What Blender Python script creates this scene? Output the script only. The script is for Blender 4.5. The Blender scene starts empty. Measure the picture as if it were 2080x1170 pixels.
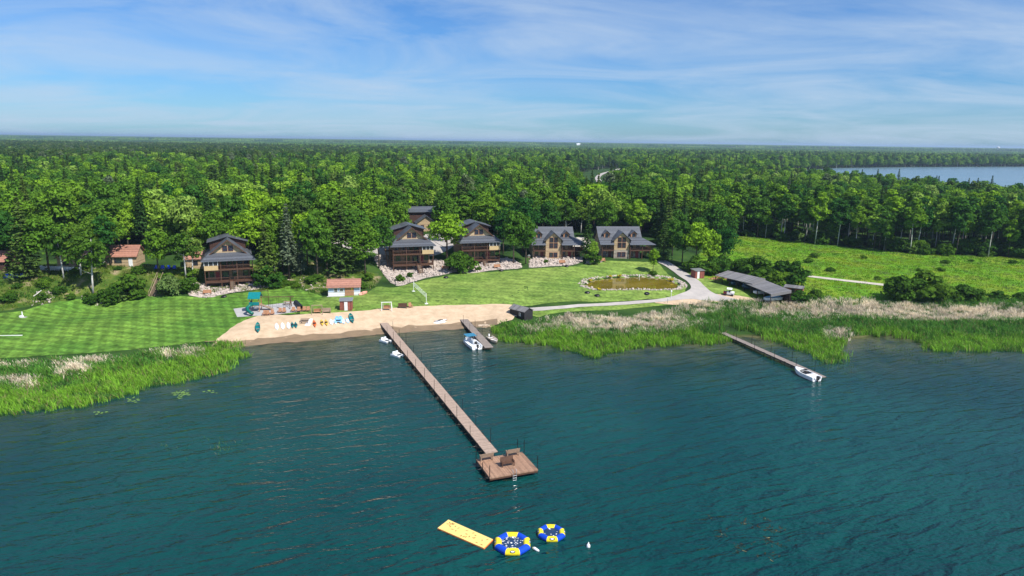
import bpy, bmesh, math, random
import numpy as np
from mathutils import Vector, Matrix, noise as mnoise
from mathutils.geometry import delaunay_2d_cdt

random.seed(7); rng = np.random.default_rng(7)
scene = bpy.context.scene
C = scene.collection
R_ = math.radians

# ------------------------------------------------------------------ camera
FPX, CAMH = 1400.0, 40.0
ROLL = math.atan(28/2080); PITCH = math.atan((585-286)/FPX)
Fw = np.array([0, math.cos(PITCH), -math.sin(PITCH)])
U0 = np.array([0, math.sin(PITCH), math.cos(PITCH)]); R0 = np.array([1., 0, 0])
CR = math.cos(ROLL)*R0 + math.sin(ROLL)*U0
CU = -math.sin(ROLL)*R0 + math.cos(ROLL)*U0
cam = bpy.data.cameras.new('camera'); camo = bpy.data.objects.new('camera', cam); C.objects.link(camo)
camo.matrix_world = Matrix(((CR[0], CU[0], -Fw[0], 0), (CR[1], CU[1], -Fw[1], 0), (CR[2], CU[2], -Fw[2], CAMH), (0, 0, 0, 1)))
cam.sensor_width = 36; cam.lens = 36*FPX/2080; cam.clip_start = 1; cam.clip_end = 60000
scene.camera = camo

# ------------------------------------------------------------------ light
SUN_AZ = R_(130)      # from +Y (view direction) clockwise towards +X
SUN_EL = R_(51)
sd_ = Vector((math.sin(SUN_AZ)*math.cos(SUN_EL), math.cos(SUN_AZ)*math.cos(SUN_EL), math.sin(SUN_EL)))
sun = bpy.data.lights.new('sun', 'SUN'); sun.energy = 4.8; sun.angle = R_(0.53); sun.color = (1, .95, .86)
suno = bpy.data.objects.new('sun', sun); C.objects.link(suno)
suno.rotation_euler = (-sd_).to_track_quat('-Z', 'Y').to_euler()
world = bpy.data.worlds.new('World'); scene.world = world; world.use_nodes = True
nt = world.node_tree; nt.nodes.clear()
def wn(t, **k):
    n = nt.nodes.new(t)
    for a, b in k.items(): setattr(n, a, b)
    return n
L = nt.links.new
sky = wn('ShaderNodeTexSky', sky_type='NISHITA', sun_disc=False, sun_elevation=SUN_EL, sun_rotation=SUN_AZ,
         altitude=0, air_density=1.0, dust_density=0.3, ozone_density=3.0)
tc = wn('ShaderNodeTexCoord'); sep = wn('ShaderNodeSeparateXYZ'); L(tc.outputs['Generated'], sep.inputs[0])
zz = wn('ShaderNodeMath', operation='MAXIMUM'); L(sep.outputs[2], zz.inputs[0]); zz.inputs[1].default_value = 0.0
za = wn('ShaderNodeMath', operation='ADD'); L(zz.outputs[0], za.inputs[0]); za.inputs[1].default_value = 0.13
dv = []
for i in (0, 1):
    d = wn('ShaderNodeMath', operation='DIVIDE'); L(sep.outputs[i], d.inputs[0]); L(za.outputs[0], d.inputs[1]); dv.append(d)
cb = wn('ShaderNodeCombineXYZ'); L(dv[0].outputs[0], cb.inputs[0]); L(dv[1].outputs[0], cb.inputs[1])
mp = wn('ShaderNodeMapping'); L(cb.outputs[0], mp.inputs[0]); mp.inputs['Scale'].default_value = (.8, 1.2, 1); mp.inputs['Rotation'].default_value = (0, 0, R_(14)); mp.inputs['Location'].default_value = (3.1, 1.7, 0)
n1 = wn('ShaderNodeTexNoise'); L(mp.outputs[0], n1.inputs['Vector']); n1.inputs['Scale'].default_value = .8; n1.inputs['Detail'].default_value = 9; n1.inputs['Roughness'].default_value = .6; n1.inputs['Distortion'].default_value = .9
cr1 = wn('ShaderNodeValToRGB'); L(n1.outputs[0], cr1.inputs[0]); cr1.color_ramp.elements[0].position = .36; cr1.color_ramp.elements[1].position = .72
cr1.color_ramp.elements[1].color = (.8, .8, .8, 1)
tint = wn('ShaderNodeMix', data_type='RGBA', blend_type='MULTIPLY'); tint.inputs[0].default_value = 1; L(sky.outputs[0], tint.inputs[6]); tint.inputs[7].default_value = (.38, .65, 1.0, 1)
mixc = wn('ShaderNodeMix', data_type='RGBA'); L(cr1.outputs[0], mixc.inputs[0]); L(tint.outputs[2], mixc.inputs[6]); mixc.inputs[7].default_value = (4.3, 5.3, 6.6, 1)
bg = wn('ShaderNodeBackground'); L(mixc.outputs[2], bg.inputs[0]); bg.inputs[1].default_value = .09
wo = wn('ShaderNodeOutputWorld'); L(bg.outputs[0], wo.inputs[0])
vs = scene.view_settings; vs.view_transform = 'Standard'; vs.look = 'None'; vs.exposure = 0.5; vs.gamma = 1; vs.use_curve_mapping = False
scene.cycles.max_bounces = 6; scene.cycles.transparent_max_bounces = 8; scene.cycles.volume_bounces = 0
scene.cycles.use_denoising = True

# ------------------------------------------------------------------ pixel <-> world
def at(px, py, z=0.):
    d = Fw + CR*(px-1040)/FPX + CU*(585-py)/FPX
    t = (z-CAMH)/d[2]; q = d*t
    return np.array([q[0], q[1], z])
def pix(P):
    P = np.atleast_2d(P); v = P-np.array([0, 0, CAMH]); w = np.maximum(v@Fw, 1e-3)
    return 1040+FPX*(v@CR)/w, 585-FPX*(v@CU)/w

# ------------------------------------------------------------------ terrain
SHORE = np.array([at(a, b)[:2] for a, b in [(-900, 930), (-300, 850), (0, 800), (100, 783), (300, 748), (420, 715), (444, 698), (500, 695), (560, 688), (650, 682), (740, 674), (780, 670), (860, 665), (930, 660), (985, 657), (1005, 668), (1040, 680), (1130, 690), (1250, 690), (1380, 690), (1450, 682), (1560, 685), (1700, 690), (1800, 678), (1880, 688), (2080, 690), (2400, 692), (3200, 700)]])
def seg_dist(P, A, closed=False):
    n = len(A); best = np.full(len(P), 1e9); sgn = np.ones(len(P))
    for i in range(n if closed else n-1):
        a, b = A[i], A[(i+1) % n]; ab = b-a
        t = np.clip(((P-a)@ab)/(ab@ab), 0, 1); d = np.hypot(*(P-(a+t[:, None]*ab)).T)
        cr = ab[0]*(P[:, 1]-a[1])-ab[1]*(P[:, 0]-a[0])
        m = d < best-1e-9; best = np.where(m, d, best); sgn = np.where(m, np.sign(cr), sgn)
    return best, sgn
def inpoly(P, A):
    x, y = P[:, 0], P[:, 1]; r = np.zeros(len(P), bool); n = len(A)
    for i in range(n):
        x0, y0 = A[i]; x1, y1 = A[(i+1) % n]
        c = ((y0 > y) != (y1 > y)); r ^= c & (x < (x1-x0)*(y-y0)/((y1-y0) if y1 != y0 else 1e-9)+x0)
    return r
CTRL = [(-300, 760, .6), (0, 720, .7), (200, 700, .7), (400, 670, .8), (-300, 660, 1.6), (0, 660, 1.5), (250, 650, 1.5), (450, 630, 1.7),
 (0, 634, 2.0), (100, 614, 2.2), (200, 600, 2.4), (300, 600, 2.4), (400, 597, 2.6), (480, 594, 2.7), (560, 585, 2.6),
 (0, 560, 6), (100, 560, 6.3), (200, 556, 6.5), (300, 556, 6.3), (380, 560, 5.6), (-300, 560, 6), (0, 530, 7), (200, 530, 7), (300, 530, 7), (470, 540, 6.5), (420, 574, 3.3), (520, 572, 3.5),
 (560, 620, 2.6), (640, 607, 2.8), (700, 602, 2.9), (760, 592, 3.0), (620, 568, 4.2), (560, 547, 5.6), (650, 540, 6), (700, 550, 5.2), (740, 565, 3.6), (680, 566, 3.6),
 (800, 577, 3.0), (870, 567, 3.4), (920, 555, 3.9), (980, 548, 4.2), (1040, 547, 4.2), (1100, 542, 4.4), (1170, 538, 4.6), (1250, 532, 5.0), (1330, 534, 4.7),
 (800, 547, 4.3), (890, 540, 4.6), (830, 518, 6.5), (980, 505, 6.8), (1130, 500, 6.5), (1270, 500, 6.2), (860, 475, 7.5),
 (850, 610, 2.8), (950, 602, 2.9), (1050, 598, 3.0), (1100, 572, 3.4), (1000, 572, 3.4), (1150, 612, 2.5), (1180, 575, 3.0), (1280, 552, 3.6), (1280, 598, 2.5), (1390, 580, 2.8),
 (1100, 624, 1.8), (1250, 616, 1.7), (1400, 602, 2), (1150, 645, .5), (1300, 640, .6), (1450, 620, 1.0), (1600, 625, .8), (1800, 620, .9), (2000, 625, .8),
 (1350, 540, 4.4), (1420, 560, 3.2), (1500, 600, 2.0), (1600, 610, 1.6), (1560, 550, 2.8), (1700, 570, 2.2), (1900, 590, 2.0), (2080, 600, 1.8), (1600, 500, 3.2), (1800, 515, 3), (2080, 525, 3), (2500, 560, 3),
 (520, 655, 1.5), (700, 637, 2.3), (800, 632, 2.4), (900, 630, 2.3), (1000, 630, 2.0), (1060, 640, .9),
 (0, 450, 7.5), (400, 450, 7.5), (800, 430, 8), (1200, 430, 7), (1600, 430, 4), (2080, 450, 3), (1000, 350, 7), (0, 350, 8), (2080, 390, 3), (1500, 350, 5), (-600, 450, 7), (2800, 450, 3)]
CP = np.array([at(*c) for c in CTRL]); Sc = 100.
def tk(d2): return .5*d2*np.log(d2+1e-12)
cx, cz = CP[:, :2]/Sc, CP[:, 2]
n_ = len(cx); K = tk(((cx[:, None]-cx[None])**2).sum(-1))+np.eye(n_)*2e-4
A_ = np.zeros((n_+3, n_+3)); A_[:n_, :n_] = K; A_[:n_, n_] = 1; A_[:n_, n_+1:] = cx; A_[n_, :n_] = 1; A_[n_+1:, :n_] = cx.T
W_ = np.linalg.solve(A_, np.concatenate([cz, np.zeros(3)]))
PONDPX = [(1186, 579), (1203, 569), (1250, 564), (1300, 562), (1352, 566), (1380, 578), (1372, 587), (1330, 589), (1290, 588), (1235, 590), (1208, 588)]
PONDZ = 2.75
POND = np.array([at(a, b, PONDZ)[:2] for a, b in PONDPX])
def hgt(P):
    P = np.atleast_2d(np.asarray(P, float))[:, :2]; out = np.empty(len(P))
    for s in range(0, len(P), 20000):
        q = P[s:s+20000]; qs = q/Sc
        h = tk(((qs[:, None]-cx[None])**2).sum(-1))@W_[:n_]+W_[n_]+qs@W_[n_+1:]
        far = np.clip((np.hypot(q[:, 0], q[:, 1])-500)/500, 0, 1); far = far*far*(3-2*far)
        h = np.clip(h, .35, 9)*(1-far)+4.0*far
        d, sg = seg_dist(q, SHORE); sd = d*sg
        bl = np.clip((q[:, 0]+64)/8, 0, 1)*np.clip((4-q[:, 0])/8, 0, 1); h = np.where(sd > 0, np.minimum(h, (.12+.1*bl)*sd+.02*np.minimum(sd, 1)), np.maximum(.04*sd, -4))
        dp, _ = seg_dist(q, POND, True); ins = inpoly(q, POND)
        w = np.where(ins, 1, 1-np.clip((dp-1.5)/5, 0, 1)); w = w*w*(3-2*w)
        h = h*(1-w)+(PONDZ+.18)*w; h = np.where(ins, PONDZ+.18-np.clip(dp/1.2, 0, 1)*1.2, h)
        out[s:s+20000] = h
    return out
def h1(x, y): return float(hgt([[x, y]])[0])
def G(px, py, z=2.5):
    for _ in range(25):
        q = at(px, py, z); z = z+.6*(h1(q[0], q[1])-z)
    q = at(px, py, z); q[2] = h1(q[0], q[1]); return q
def gpts(L_): return np.array([G(a, b) for a, b in L_])

# ------------------------------------------------------------------ materials
M = {}
def mat(name, c1, c2=None, scale=3., rough=.7, bump=0., bscale=None, metal=0., spec=.5, coord='Object', detail=4, lo=.35, hi=.65, stretch=None):
    m = bpy.data.materials.new(name); m.use_nodes = True; t = m.node_tree; b = t.nodes['Principled BSDF']
    b.inputs['Roughness'].default_value = rough; b.inputs['Metallic'].default_value = metal; b.inputs['Specular IOR Level'].default_value = spec
    if c2 is None: c2 = tuple(x*.8 for x in c1)
    co = t.nodes.new('ShaderNodeTexCoord') if coord == 'Object' else t.nodes.new('ShaderNodeNewGeometry')
    src = co.outputs['Object'] if coord == 'Object' else co.outputs['Position']
    if stretch:
        mpp = t.nodes.new('ShaderNodeMapping'); t.links.new(src, mpp.inputs[0]); mpp.inputs['Scale'].default_value = stretch; src = mpp.outputs[0]
    n = t.nodes.new('ShaderNodeTexNoise'); n.inputs['Scale'].default_value = scale; n.inputs['Detail'].default_value = detail; n.inputs['Roughness'].default_value = .6
    t.links.new(src, n.inputs['Vector'])
    r = t.nodes.new('ShaderNodeValToRGB'); r.color_ramp.elements[0].position = lo; r.color_ramp.elements[1].position = hi
    r.color_ramp.elements[0].color = (*c1, 1); r.color_ramp.elements[1].color = (*c2, 1)
    t.links.new(n.outputs[0], r.inputs[0]); t.links.new(r.outputs[0], b.inputs['Base Color'])
    if bump:
        n2 = t.nodes.new('ShaderNodeTexNoise'); n2.inputs['Scale'].default_value = bscale or scale*4; t.links.new(src, n2.inputs['Vector'])
        bp = t.nodes.new('ShaderNodeBump'); bp.inputs['Strength'].default_value = 1; bp.inputs['Distance'].default_value = bump
        t.links.new(n2.outputs[0], bp.inputs['Height']); t.links.new(bp.outputs[0], b.inputs['Normal'])
    M[name] = m; return m
def banded(name, c1, c2, per, axis=2, rough=.7, depth=.02, groove=.12):
    """boards / logs: bands of width per along an axis with recessed joints and a tone per board"""
    m = mat(name, c1, c2, 2.5, rough); t = m.node_tree; b = t.nodes['Principled BSDF']
    co = t.nodes.new('ShaderNodeTexCoord'); s = t.nodes.new('ShaderNodeSeparateXYZ'); t.links.new(co.outputs['Object'], s.inputs[0])
    d = t.nodes.new('ShaderNodeMath'); d.operation = 'DIVIDE'; t.links.new(s.outputs[axis], d.inputs[0]); d.inputs[1].default_value = per
    fr = t.nodes.new('ShaderNodeMath'); fr.operation = 'FRACT'; t.links.new(d.outputs[0], fr.inputs[0])
    fl = t.nodes.new('ShaderNodeMath'); fl.operation = 'FLOOR'; t.links.new(d.outputs[0], fl.inputs[0])
    wn_ = t.nodes.new('ShaderNodeTexWhiteNoise'); wn_.noise_dimensions = '1D'; t.links.new(fl.outputs[0], wn_.inputs['W'])
    gt = t.nodes.new('ShaderNodeMath'); gt.operation = 'GREATER_THAN'; t.links.new(fr.outputs[0], gt.inputs[0]); gt.inputs[1].default_value = groove
    bp = t.nodes.new('ShaderNodeBump'); bp.inputs['Distance'].default_value = depth; t.links.new(gt.outputs[0], bp.inputs['Height']); t.links.new(bp.outputs[0], b.inputs['Normal'])
    rmp = [n for n in t.nodes if n.type == 'VALTORGB'][0]
    mr = t.nodes.new('ShaderNodeMapRange'); t.links.new(wn_.outputs[0], mr.inputs[0]); mr.inputs[3].default_value = .72; mr.inputs[4].default_value = 1.2
    mx = t.nodes.new('ShaderNodeMix'); mx.data_type = 'RGBA'; mx.blend_type = 'MULTIPLY'; mx.inputs[0].default_value = 1
    t.links.new(rmp.outputs[0], mx.inputs[6]); t.links.new(mr.outputs[0], mx.inputs[7]); t.links.new(mx.outputs[2], b.inputs['Base Color'])
    return m
banded('log_wall', (.32, .205, .115), (.25, .155, .085), .24)
banded('tan_wall', (.47, .345, .205), (.39, .28, .165), .2)
banded('gable_tan', (.52, .39, .24), (.45, .33, .2), .2)
banded('stone_wall', (.36, .31, .25), (.25, .21, .17), .35)
banded('dark_siding', (.075, .03, .02), (.05, .022, .016), .2)
banded('white_siding', (.78, .79, .8), (.7, .72, .74), .2)
banded('blue_siding', (.42, .52, .68), (.36, .46, .62), .2)
banded('red_siding', (.28, .085, .06), (.22, .06, .045), .22, axis=0)
banded('black_siding', (.022, .02, .024), (.014, .013, .016), .3, axis=0)
banded('dock_board', (.40, .30, .235), (.31, .225, .175), .15, axis=1, depth=.01)
banded('deck_board', (.36, .215, .14), (.27, .155, .1), .15, axis=0, depth=.01)
banded('grey_board', (.27, .225, .195), (.2, .165, .145), .15, axis=1, depth=.01)
banded('slate_roof', (.095, .104, .125), (.072, .079, .096), .3, axis=2, rough=.5, depth=.012)
banded('red_roof', (.36, .17, .12), (.28, .125, .085), .2, axis=2, depth=.012)
banded('shelter_metal', (.2, .19, .19), (.155, .15, .155), .5, axis=0, rough=.55, depth=.02)
mat('brown_wood', (.10, .045, .024), (.065, .03, .017), 4, .7)
mat('weathered_wood', (.33, .24, .17), (.24, .17, .12), 5, .8)
mat('cedar_wood', (.42, .22, .12), (.33, .16, .085), 5, .75)
mat('dark_wood', (.05, .035, .028), (.03, .022, .018), 5, .7)
mat('panel_beige', (.52, .38, .2), (.46, .33, .17), 3, .7)
mat('red_paint', (.26, .02, .02), (.2, .015, .018), 3, .5)
mat('maroon_frame', (.13, .022, .02), (.1, .018, .016), 3, .5)
mat('white_paint', (.8, .8, .8), (.72, .73, .74), 2, .45)
mat('window_glass', (.015, .02, .03), (.03, .04, .055), .8, .05, spec=.9)
mat('screen_mesh', (.02, .022, .028), (.035, .037, .042), 3, .6)
mat('dark_metal', (.03, .03, .035), (.02, .02, .022), 4, .4, metal=.6)
mat('black_plastic', (.012, .012, .014), (.02, .02, .022), 4, .35)
mat('galvanised', (.55, .56, .58), (.45, .46, .48), 4, .35, metal=.7)
mat('teal_plastic', (.0, .19, .2), (.0, .15, .165), 3, .35)
mat('green_plastic', (.0, .13, .1), (.0, .1, .08), 3, .4)
mat('white_gel', (.82, .83, .84), (.74, .76, .78), 2, .25)
mat('cream_gel', (.68, .56, .44), (.6, .49, .38), 2, .35)
mat('orange_plastic', (.75, .14, .02), (.62, .11, .018), 3, .35)
mat('yellow_plastic', (.78, .5, .06), (.68, .43, .05), 3, .35)
mat('sky_plastic', (.3, .58, .8), (.24, .5, .72), 3, .35)
mat('blue_canvas', (.03, .2, .33), (.02, .15, .27), 3, .7)
mat('navy_canvas', (.01, .03, .07), (.015, .05, .1), 2, .6)
mat('pink_gel', (.8, .42, .33), (.72, .36, .28), 2, .4)
mat('vinyl_blue', (.005, .06, .55), (.004, .05, .46), 2, .3)
mat('vinyl_yellow', (.82, .66, .02), (.74, .6, .02), 2, .3)
mat('bounce_mat', (.006, .028, .085), (.01, .036, .1), 2, .5)
mat('foam_yellow', (.82, .6, .2), (.74, .53, .17), 1.2, .6)
mat('foam_edge', (.75, .16, .03), (.65, .13, .02), 2, .6)
mat('foot_print', (.3, .13, .03), (.24, .1, .02), 2, .7)
mat('white_blob', (.8, .82, .85), (.7, .72, .75), 4, .5)
mat('rock', (.52, .44, .39), (.29, .25, .22), .9, .85, bump=.05, bscale=5, coord='P', detail=2)
mat('bark', (.10, .075, .055), (.06, .045, .033), 3, .9)
mat('birch_bark', (.62, .6, .56), (.3, .28, .26), 1.6, .8, lo=.45, hi=.75)
mat('wet_sand', (.26, .18, .105), (.2, .14, .08), .5, .5, coord='P')
mat('sand', (.56, .42, .285), (.43, .315, .205), .6, .9, bump=.03, bscale=1.2, coord='P', detail=8)
mat('gravel', (.42, .385, .36), (.33, .305, .29), .35, .9, bump=.03, bscale=3, coord='P', detail=8)
mat('track_gravel', (.5, .46, .4), (.4, .36, .3), .4, .9, coord='P', detail=8)
mat('pea_gravel', (.40, .39, .39), (.33, .32, .32), .8, .9, bump=.02, bscale=6, coord='P')
mat('pond_water', (.13, .105, .012), (.2, .155, .02), .16, .03, bump=.004, bscale=1.5, coord='P')
mat('far_water', (.10, .17, .21), (.13, .2, .24), .012, .25, bump=.12, bscale=.12, coord='P')
mat('flower_yellow', (.6, .42, .01), (.3, .32, .02), 2, .8)
mat('lily', (.16, .26, .04), (.1, .2, .03), 3, .5)
mat('sky_white', (.85, .86, .9), (.8, .82, .86), 2, .5)
def leaf_mat(name, dark, light, hue=.5, var=.35, attr=False, trans=.32):
    m = bpy.data.materials.new(name); m.use_nodes = True; t = m.node_tree; t.nodes.clear(); l = t.links.new
    o = t.nodes.new('ShaderNodeOutputMaterial'); mx = t.nodes.new('ShaderNodeMixShader'); d = t.nodes.new('ShaderNodeBsdfDiffuse'); tr = t.nodes.new('ShaderNodeBsdfTranslucent')
    mx.inputs[0].default_value = trans; l(d.outputs[0], mx.inputs[1]); l(tr.outputs[0], mx.inputs[2]); l(mx.outputs[0], o.inputs[0])
    if attr:
        a = t.nodes.new('ShaderNodeAttribute'); a.attribute_name = 'tone'; col = a.outputs['Color']
    else:
        oi = t.nodes.new('ShaderNodeObjectInfo'); r = t.nodes.new('ShaderNodeValToRGB'); l(oi.outputs['Random'], r.inputs[0])
        r.color_ramp.elements[0].color = (*dark, 1); r.color_ramp.elements[1].color = (*light, 1)
        e = r.color_ramp.elements.new(.35); e.color = (*[(a_*.7+b_*.3) for a_, b_ in zip(dark, light)], 1)
        e = r.color_ramp.elements.new(.7); e.color = (*[(a_*.45+b_*.55) for a_, b_ in zip(dark, light)], 1)
        e = r.color_ramp.elements.new(.9); e.color = (*light, 1); r.color_ramp.elements[-1].color = (light[0]*1.15, light[1]*.98, light[2]*3.2, 1)
        g = t.nodes.new('ShaderNodeTexCoord'); n = t.nodes.new('ShaderNodeTexNoise'); n.inputs['Scale'].default_value = .9; l(g.outputs['Object'], n.inputs[0])
        mr = t.nodes.new('ShaderNodeMapRange'); l(n.outputs[0], mr.inputs[0]); mr.inputs[1].default_value = .3; mr.inputs[2].default_value = .7; mr.inputs[3].default_value = 1-var; mr.inputs[4].default_value = 1+var
        mm = t.nodes.new('ShaderNodeMix'); mm.data_type = 'RGBA'; mm.blend_type = 'MULTIPLY'; mm.inputs[0].default_value = 1; l(r.outputs[0], mm.inputs[6]); l(mr.outputs[0], mm.inputs[7]); col = mm.outputs[2]
    l(col, d.inputs[0]); l(col, tr.inputs[0]); M[name] = m; return m
leaf_mat('leaf', (.028, .105, .02), (.21, .37, .024), var=.42)
leaf_mat('needle', (.03, .08, .02), (.105, .165, .03), trans=.15)
leaf_mat('birch_leaf', (.06, .14, .018), (.15, .25, .025))
leaf_mat('shrub_leaf', (.035, .10, .015), (.12, .22, .02))
leaf_mat('reed', (0, 0, 0), (1, 1, 1), attr=True, trans=.35)

# ------------------------------------------------------------------ object helpers
def tag(o, label, cat, group=None, kind=None):
    if label: o['label'] = label
    if cat: o['category'] = cat
    if group: o['group'] = group
    if kind: o['kind'] = kind
    return o
def thing(name, label, cat, loc=(0, 0, 0), rz=0., group=None):
    o = bpy.data.objects.new(name, None); C.objects.link(o); o.location = loc; o.rotation_euler = (0, 0, rz); o.empty_display_size = .3
    return tag(o, label, cat, group)
class MB:
    def __init__(s): s.v = []; s.f = []; s.M = None
    def add(s, vs, fs):
        n = len(s.v)
        if s.M is not None: vs = [tuple(s.M@Vector(p)) for p in vs]
        s.v += [tuple(p) for p in vs]; s.f += [tuple(i+n for i in f) for f in fs]; return s
    def box(s, x0, x1, y0, y1, z0, z1):
        return s.add([(x0, y0, z0), (x1, y0, z0), (x1, y1, z0), (x0, y1, z0), (x0, y0, z1), (x1, y0, z1), (x1, y1, z1), (x0, y1, z1)],
                     [(3, 2, 1, 0), (4, 5, 6, 7), (0, 1, 5, 4), (1, 2, 6, 5), (2, 3, 7, 6), (3, 0, 4, 7)])
    def hull8(s, lo, hi):   # two quads (4 pts each) joined
        return s.add(list(lo)+list(hi), [(3, 2, 1, 0), (4, 5, 6, 7), (0, 1, 5, 4), (1, 2, 6, 5), (2, 3, 7, 6), (3, 0, 4, 7)])
    def slab(s, poly, th):  # planar polygon thickened downwards
        n = len(poly); return s.add([tuple(p) for p in poly]+[(p[0], p[1], p[2]-th) for p in poly], [tuple(range(n)), tuple(range(2*n-1, n-1, -1))]+[(i, n+i, n+(i+1) % n, (i+1) % n) for i in range(n)])
    def prism(s, prof, y0, y1):  # profile in xz extruded in y
        n = len(prof); return s.add([(a, y0, b) for a, b in prof]+[(a, y1, b) for a, b in prof], [tuple(range(n)), tuple(range(2*n-1, n-1, -1))]+[(i, n+i, n+(i+1) % n, (i+1) % n) for i in range(n)])
    def prismx(s, prof, x0, x1):
        n = len(prof); return s.add([(x0, a, b) for a, b in prof]+[(x1, a, b) for a, b in prof], [tuple(range(n-1, -1, -1)), tuple(range(n, 2*n))]+[(i, (i+1) % n, n+(i+1) % n, n+i) for i in range(n)])
    def tube(s, pts, r, k=6, closed=False):
        pts = [Vector(p) for p in pts]; n = len(pts); rs = r if isinstance(r, (list, tuple)) else [r]*n; vs = []
        for i, p in enumerate(pts):
            a = pts[(i-1) % n] if (closed or i > 0) else p; b = pts[(i+1) % n] if (closed or i < n-1) else p
            t = (b-a).normalized(); u = t.cross(Vector((0, 0, 1)) if abs(t.z) < .9 else Vector((1, 0, 0))).normalized(); w = t.cross(u)
            for j in range(k): vs.append(p+rs[i]*(math.cos(2*math.pi*j/k)*u+math.sin(2*math.pi*j/k)*w))
        fs = []
        for i in range(n if closed else n-1):
            for j in range(k):
                i2 = (i+1) % n; fs.append((i*k+j, i*k+(j+1) % k, i2*k+(j+1) % k, i2*k+j))
        if not closed: fs += [tuple(range(k-1, -1, -1)), tuple(range((n-1)*k, n*k))]
        return s.add(vs, fs)
    def bar(s, a, b, r=.04, k=4): return s.tube([a, b], r, k)
    def build(s, name, m, parent=None, smooth=False):
        me = bpy.data.meshes.new(name); me.from_pydata(s.v, [], s.f); me.materials.append(M[m] if isinstance(m, str) else m)
        bm = bmesh.new(); bm.from_mesh(me); bmesh.ops.recalc_face_normals(bm, faces=bm.faces); bm.to_mesh(me); bm.free()
        if smooth: me.polygons.foreach_set('use_smooth', [True]*len(me.polygons))
        o = bpy.data.objects.new(name, me); C.objects.link(o)
        if parent: o.parent = parent
        return o
def bx(name, m, parent, *b): return MB().box(*b).build(name, m, parent)
def copy_tree(o, parent=None):
    c = o.copy(); C.objects.link(c); c.parent = parent
    for ch in o.children: copy_tree(ch, c)
    return c
def np_mesh(name, V, Q, mats, mi=None, tone=None):
    me = bpy.data.meshes.new(name); V = np.asarray(V, np.float32); Q = np.asarray(Q, np.int32); k = Q.shape[1]
    me.vertices.add(len(V)); me.vertices.foreach_set('co', V.ravel()); me.loops.add(Q.size); me.loops.foreach_set('vertex_index', Q.ravel())
    me.polygons.add(len(Q)); me.polygons.foreach_set('loop_start', np.arange(0, Q.size, k, dtype=np.int32)); me.polygons.foreach_set('loop_total', np.full(len(Q), k, np.int32))
    for x in mats: me.materials.append(M[x])
    if mi is not None: me.polygons.foreach_set('material_index', np.asarray(mi, np.int32))
    me.update(calc_edges=True)
    if tone is not None:
        a = me.color_attributes.new('tone', 'FLOAT_COLOR', 'POINT'); a.data.foreach_set('color', np.concatenate([tone, np.ones((len(tone), 1))], 1).astype(np.float32).ravel())
    return me
def obj(name, me, parent=None, loc=None):
    o = bpy.data.objects.new(name, me); C.objects.link(o)
    if parent: o.parent = parent
    if loc is not None: o.location = loc
    return o

# ------------------------------------------------------------------ ground, lake
def axis(a, b, st, lo, hi, g=1.22):
    v = list(np.arange(a, b+.01, st)); s = st; x = a
    while x > lo: s *= g; x -= s; v.insert(0, max(x, lo))
    s = st; x = b
    while x < hi: s *= g; x += s; v.append(min(x, hi))
    return np.array(v)
def gridmesh(xs, ys, zf):
    X, Y = np.meshgrid(xs, ys); P = np.stack([X.ravel(), Y.ravel()], 1); z = zf(P)
    nx, ny = len(xs), len(ys); i = np.arange(nx*ny).reshape(ny, nx)
    Q = np.stack([i[:-1, :-1], i[:-1, 1:], i[1:, 1:], i[1:, :-1]], -1).reshape(-1, 4)
    return P, np.column_stack([P, z]), Q
def fattr(me, name, arr):
    a = me.attributes.new(name, 'FLOAT', 'POINT'); a.data.foreach_set('value', np.asarray(arr, np.float32))
MEADOW = np.array([G(a, b)[:2] for a, b in [(1395, 545), (1440, 500), (1490, 478), (1560, 484), (1700, 500), (1850, 515), (2080, 524), (2600, 540), (2600, 640), (2080, 625), (1700, 620), (1560, 625), (1440, 615), (1420, 580)]])
BANK = np.array([G(a, b)[:2] for a, b in [(-300, 625), (0, 632), (100, 614), (200, 600), (310, 601), (400, 597), (560, 588), (650, 596), (760, 585), (770, 560), (700, 535), (560, 535), (400, 545), (0, 545), (-300, 560)]])
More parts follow.
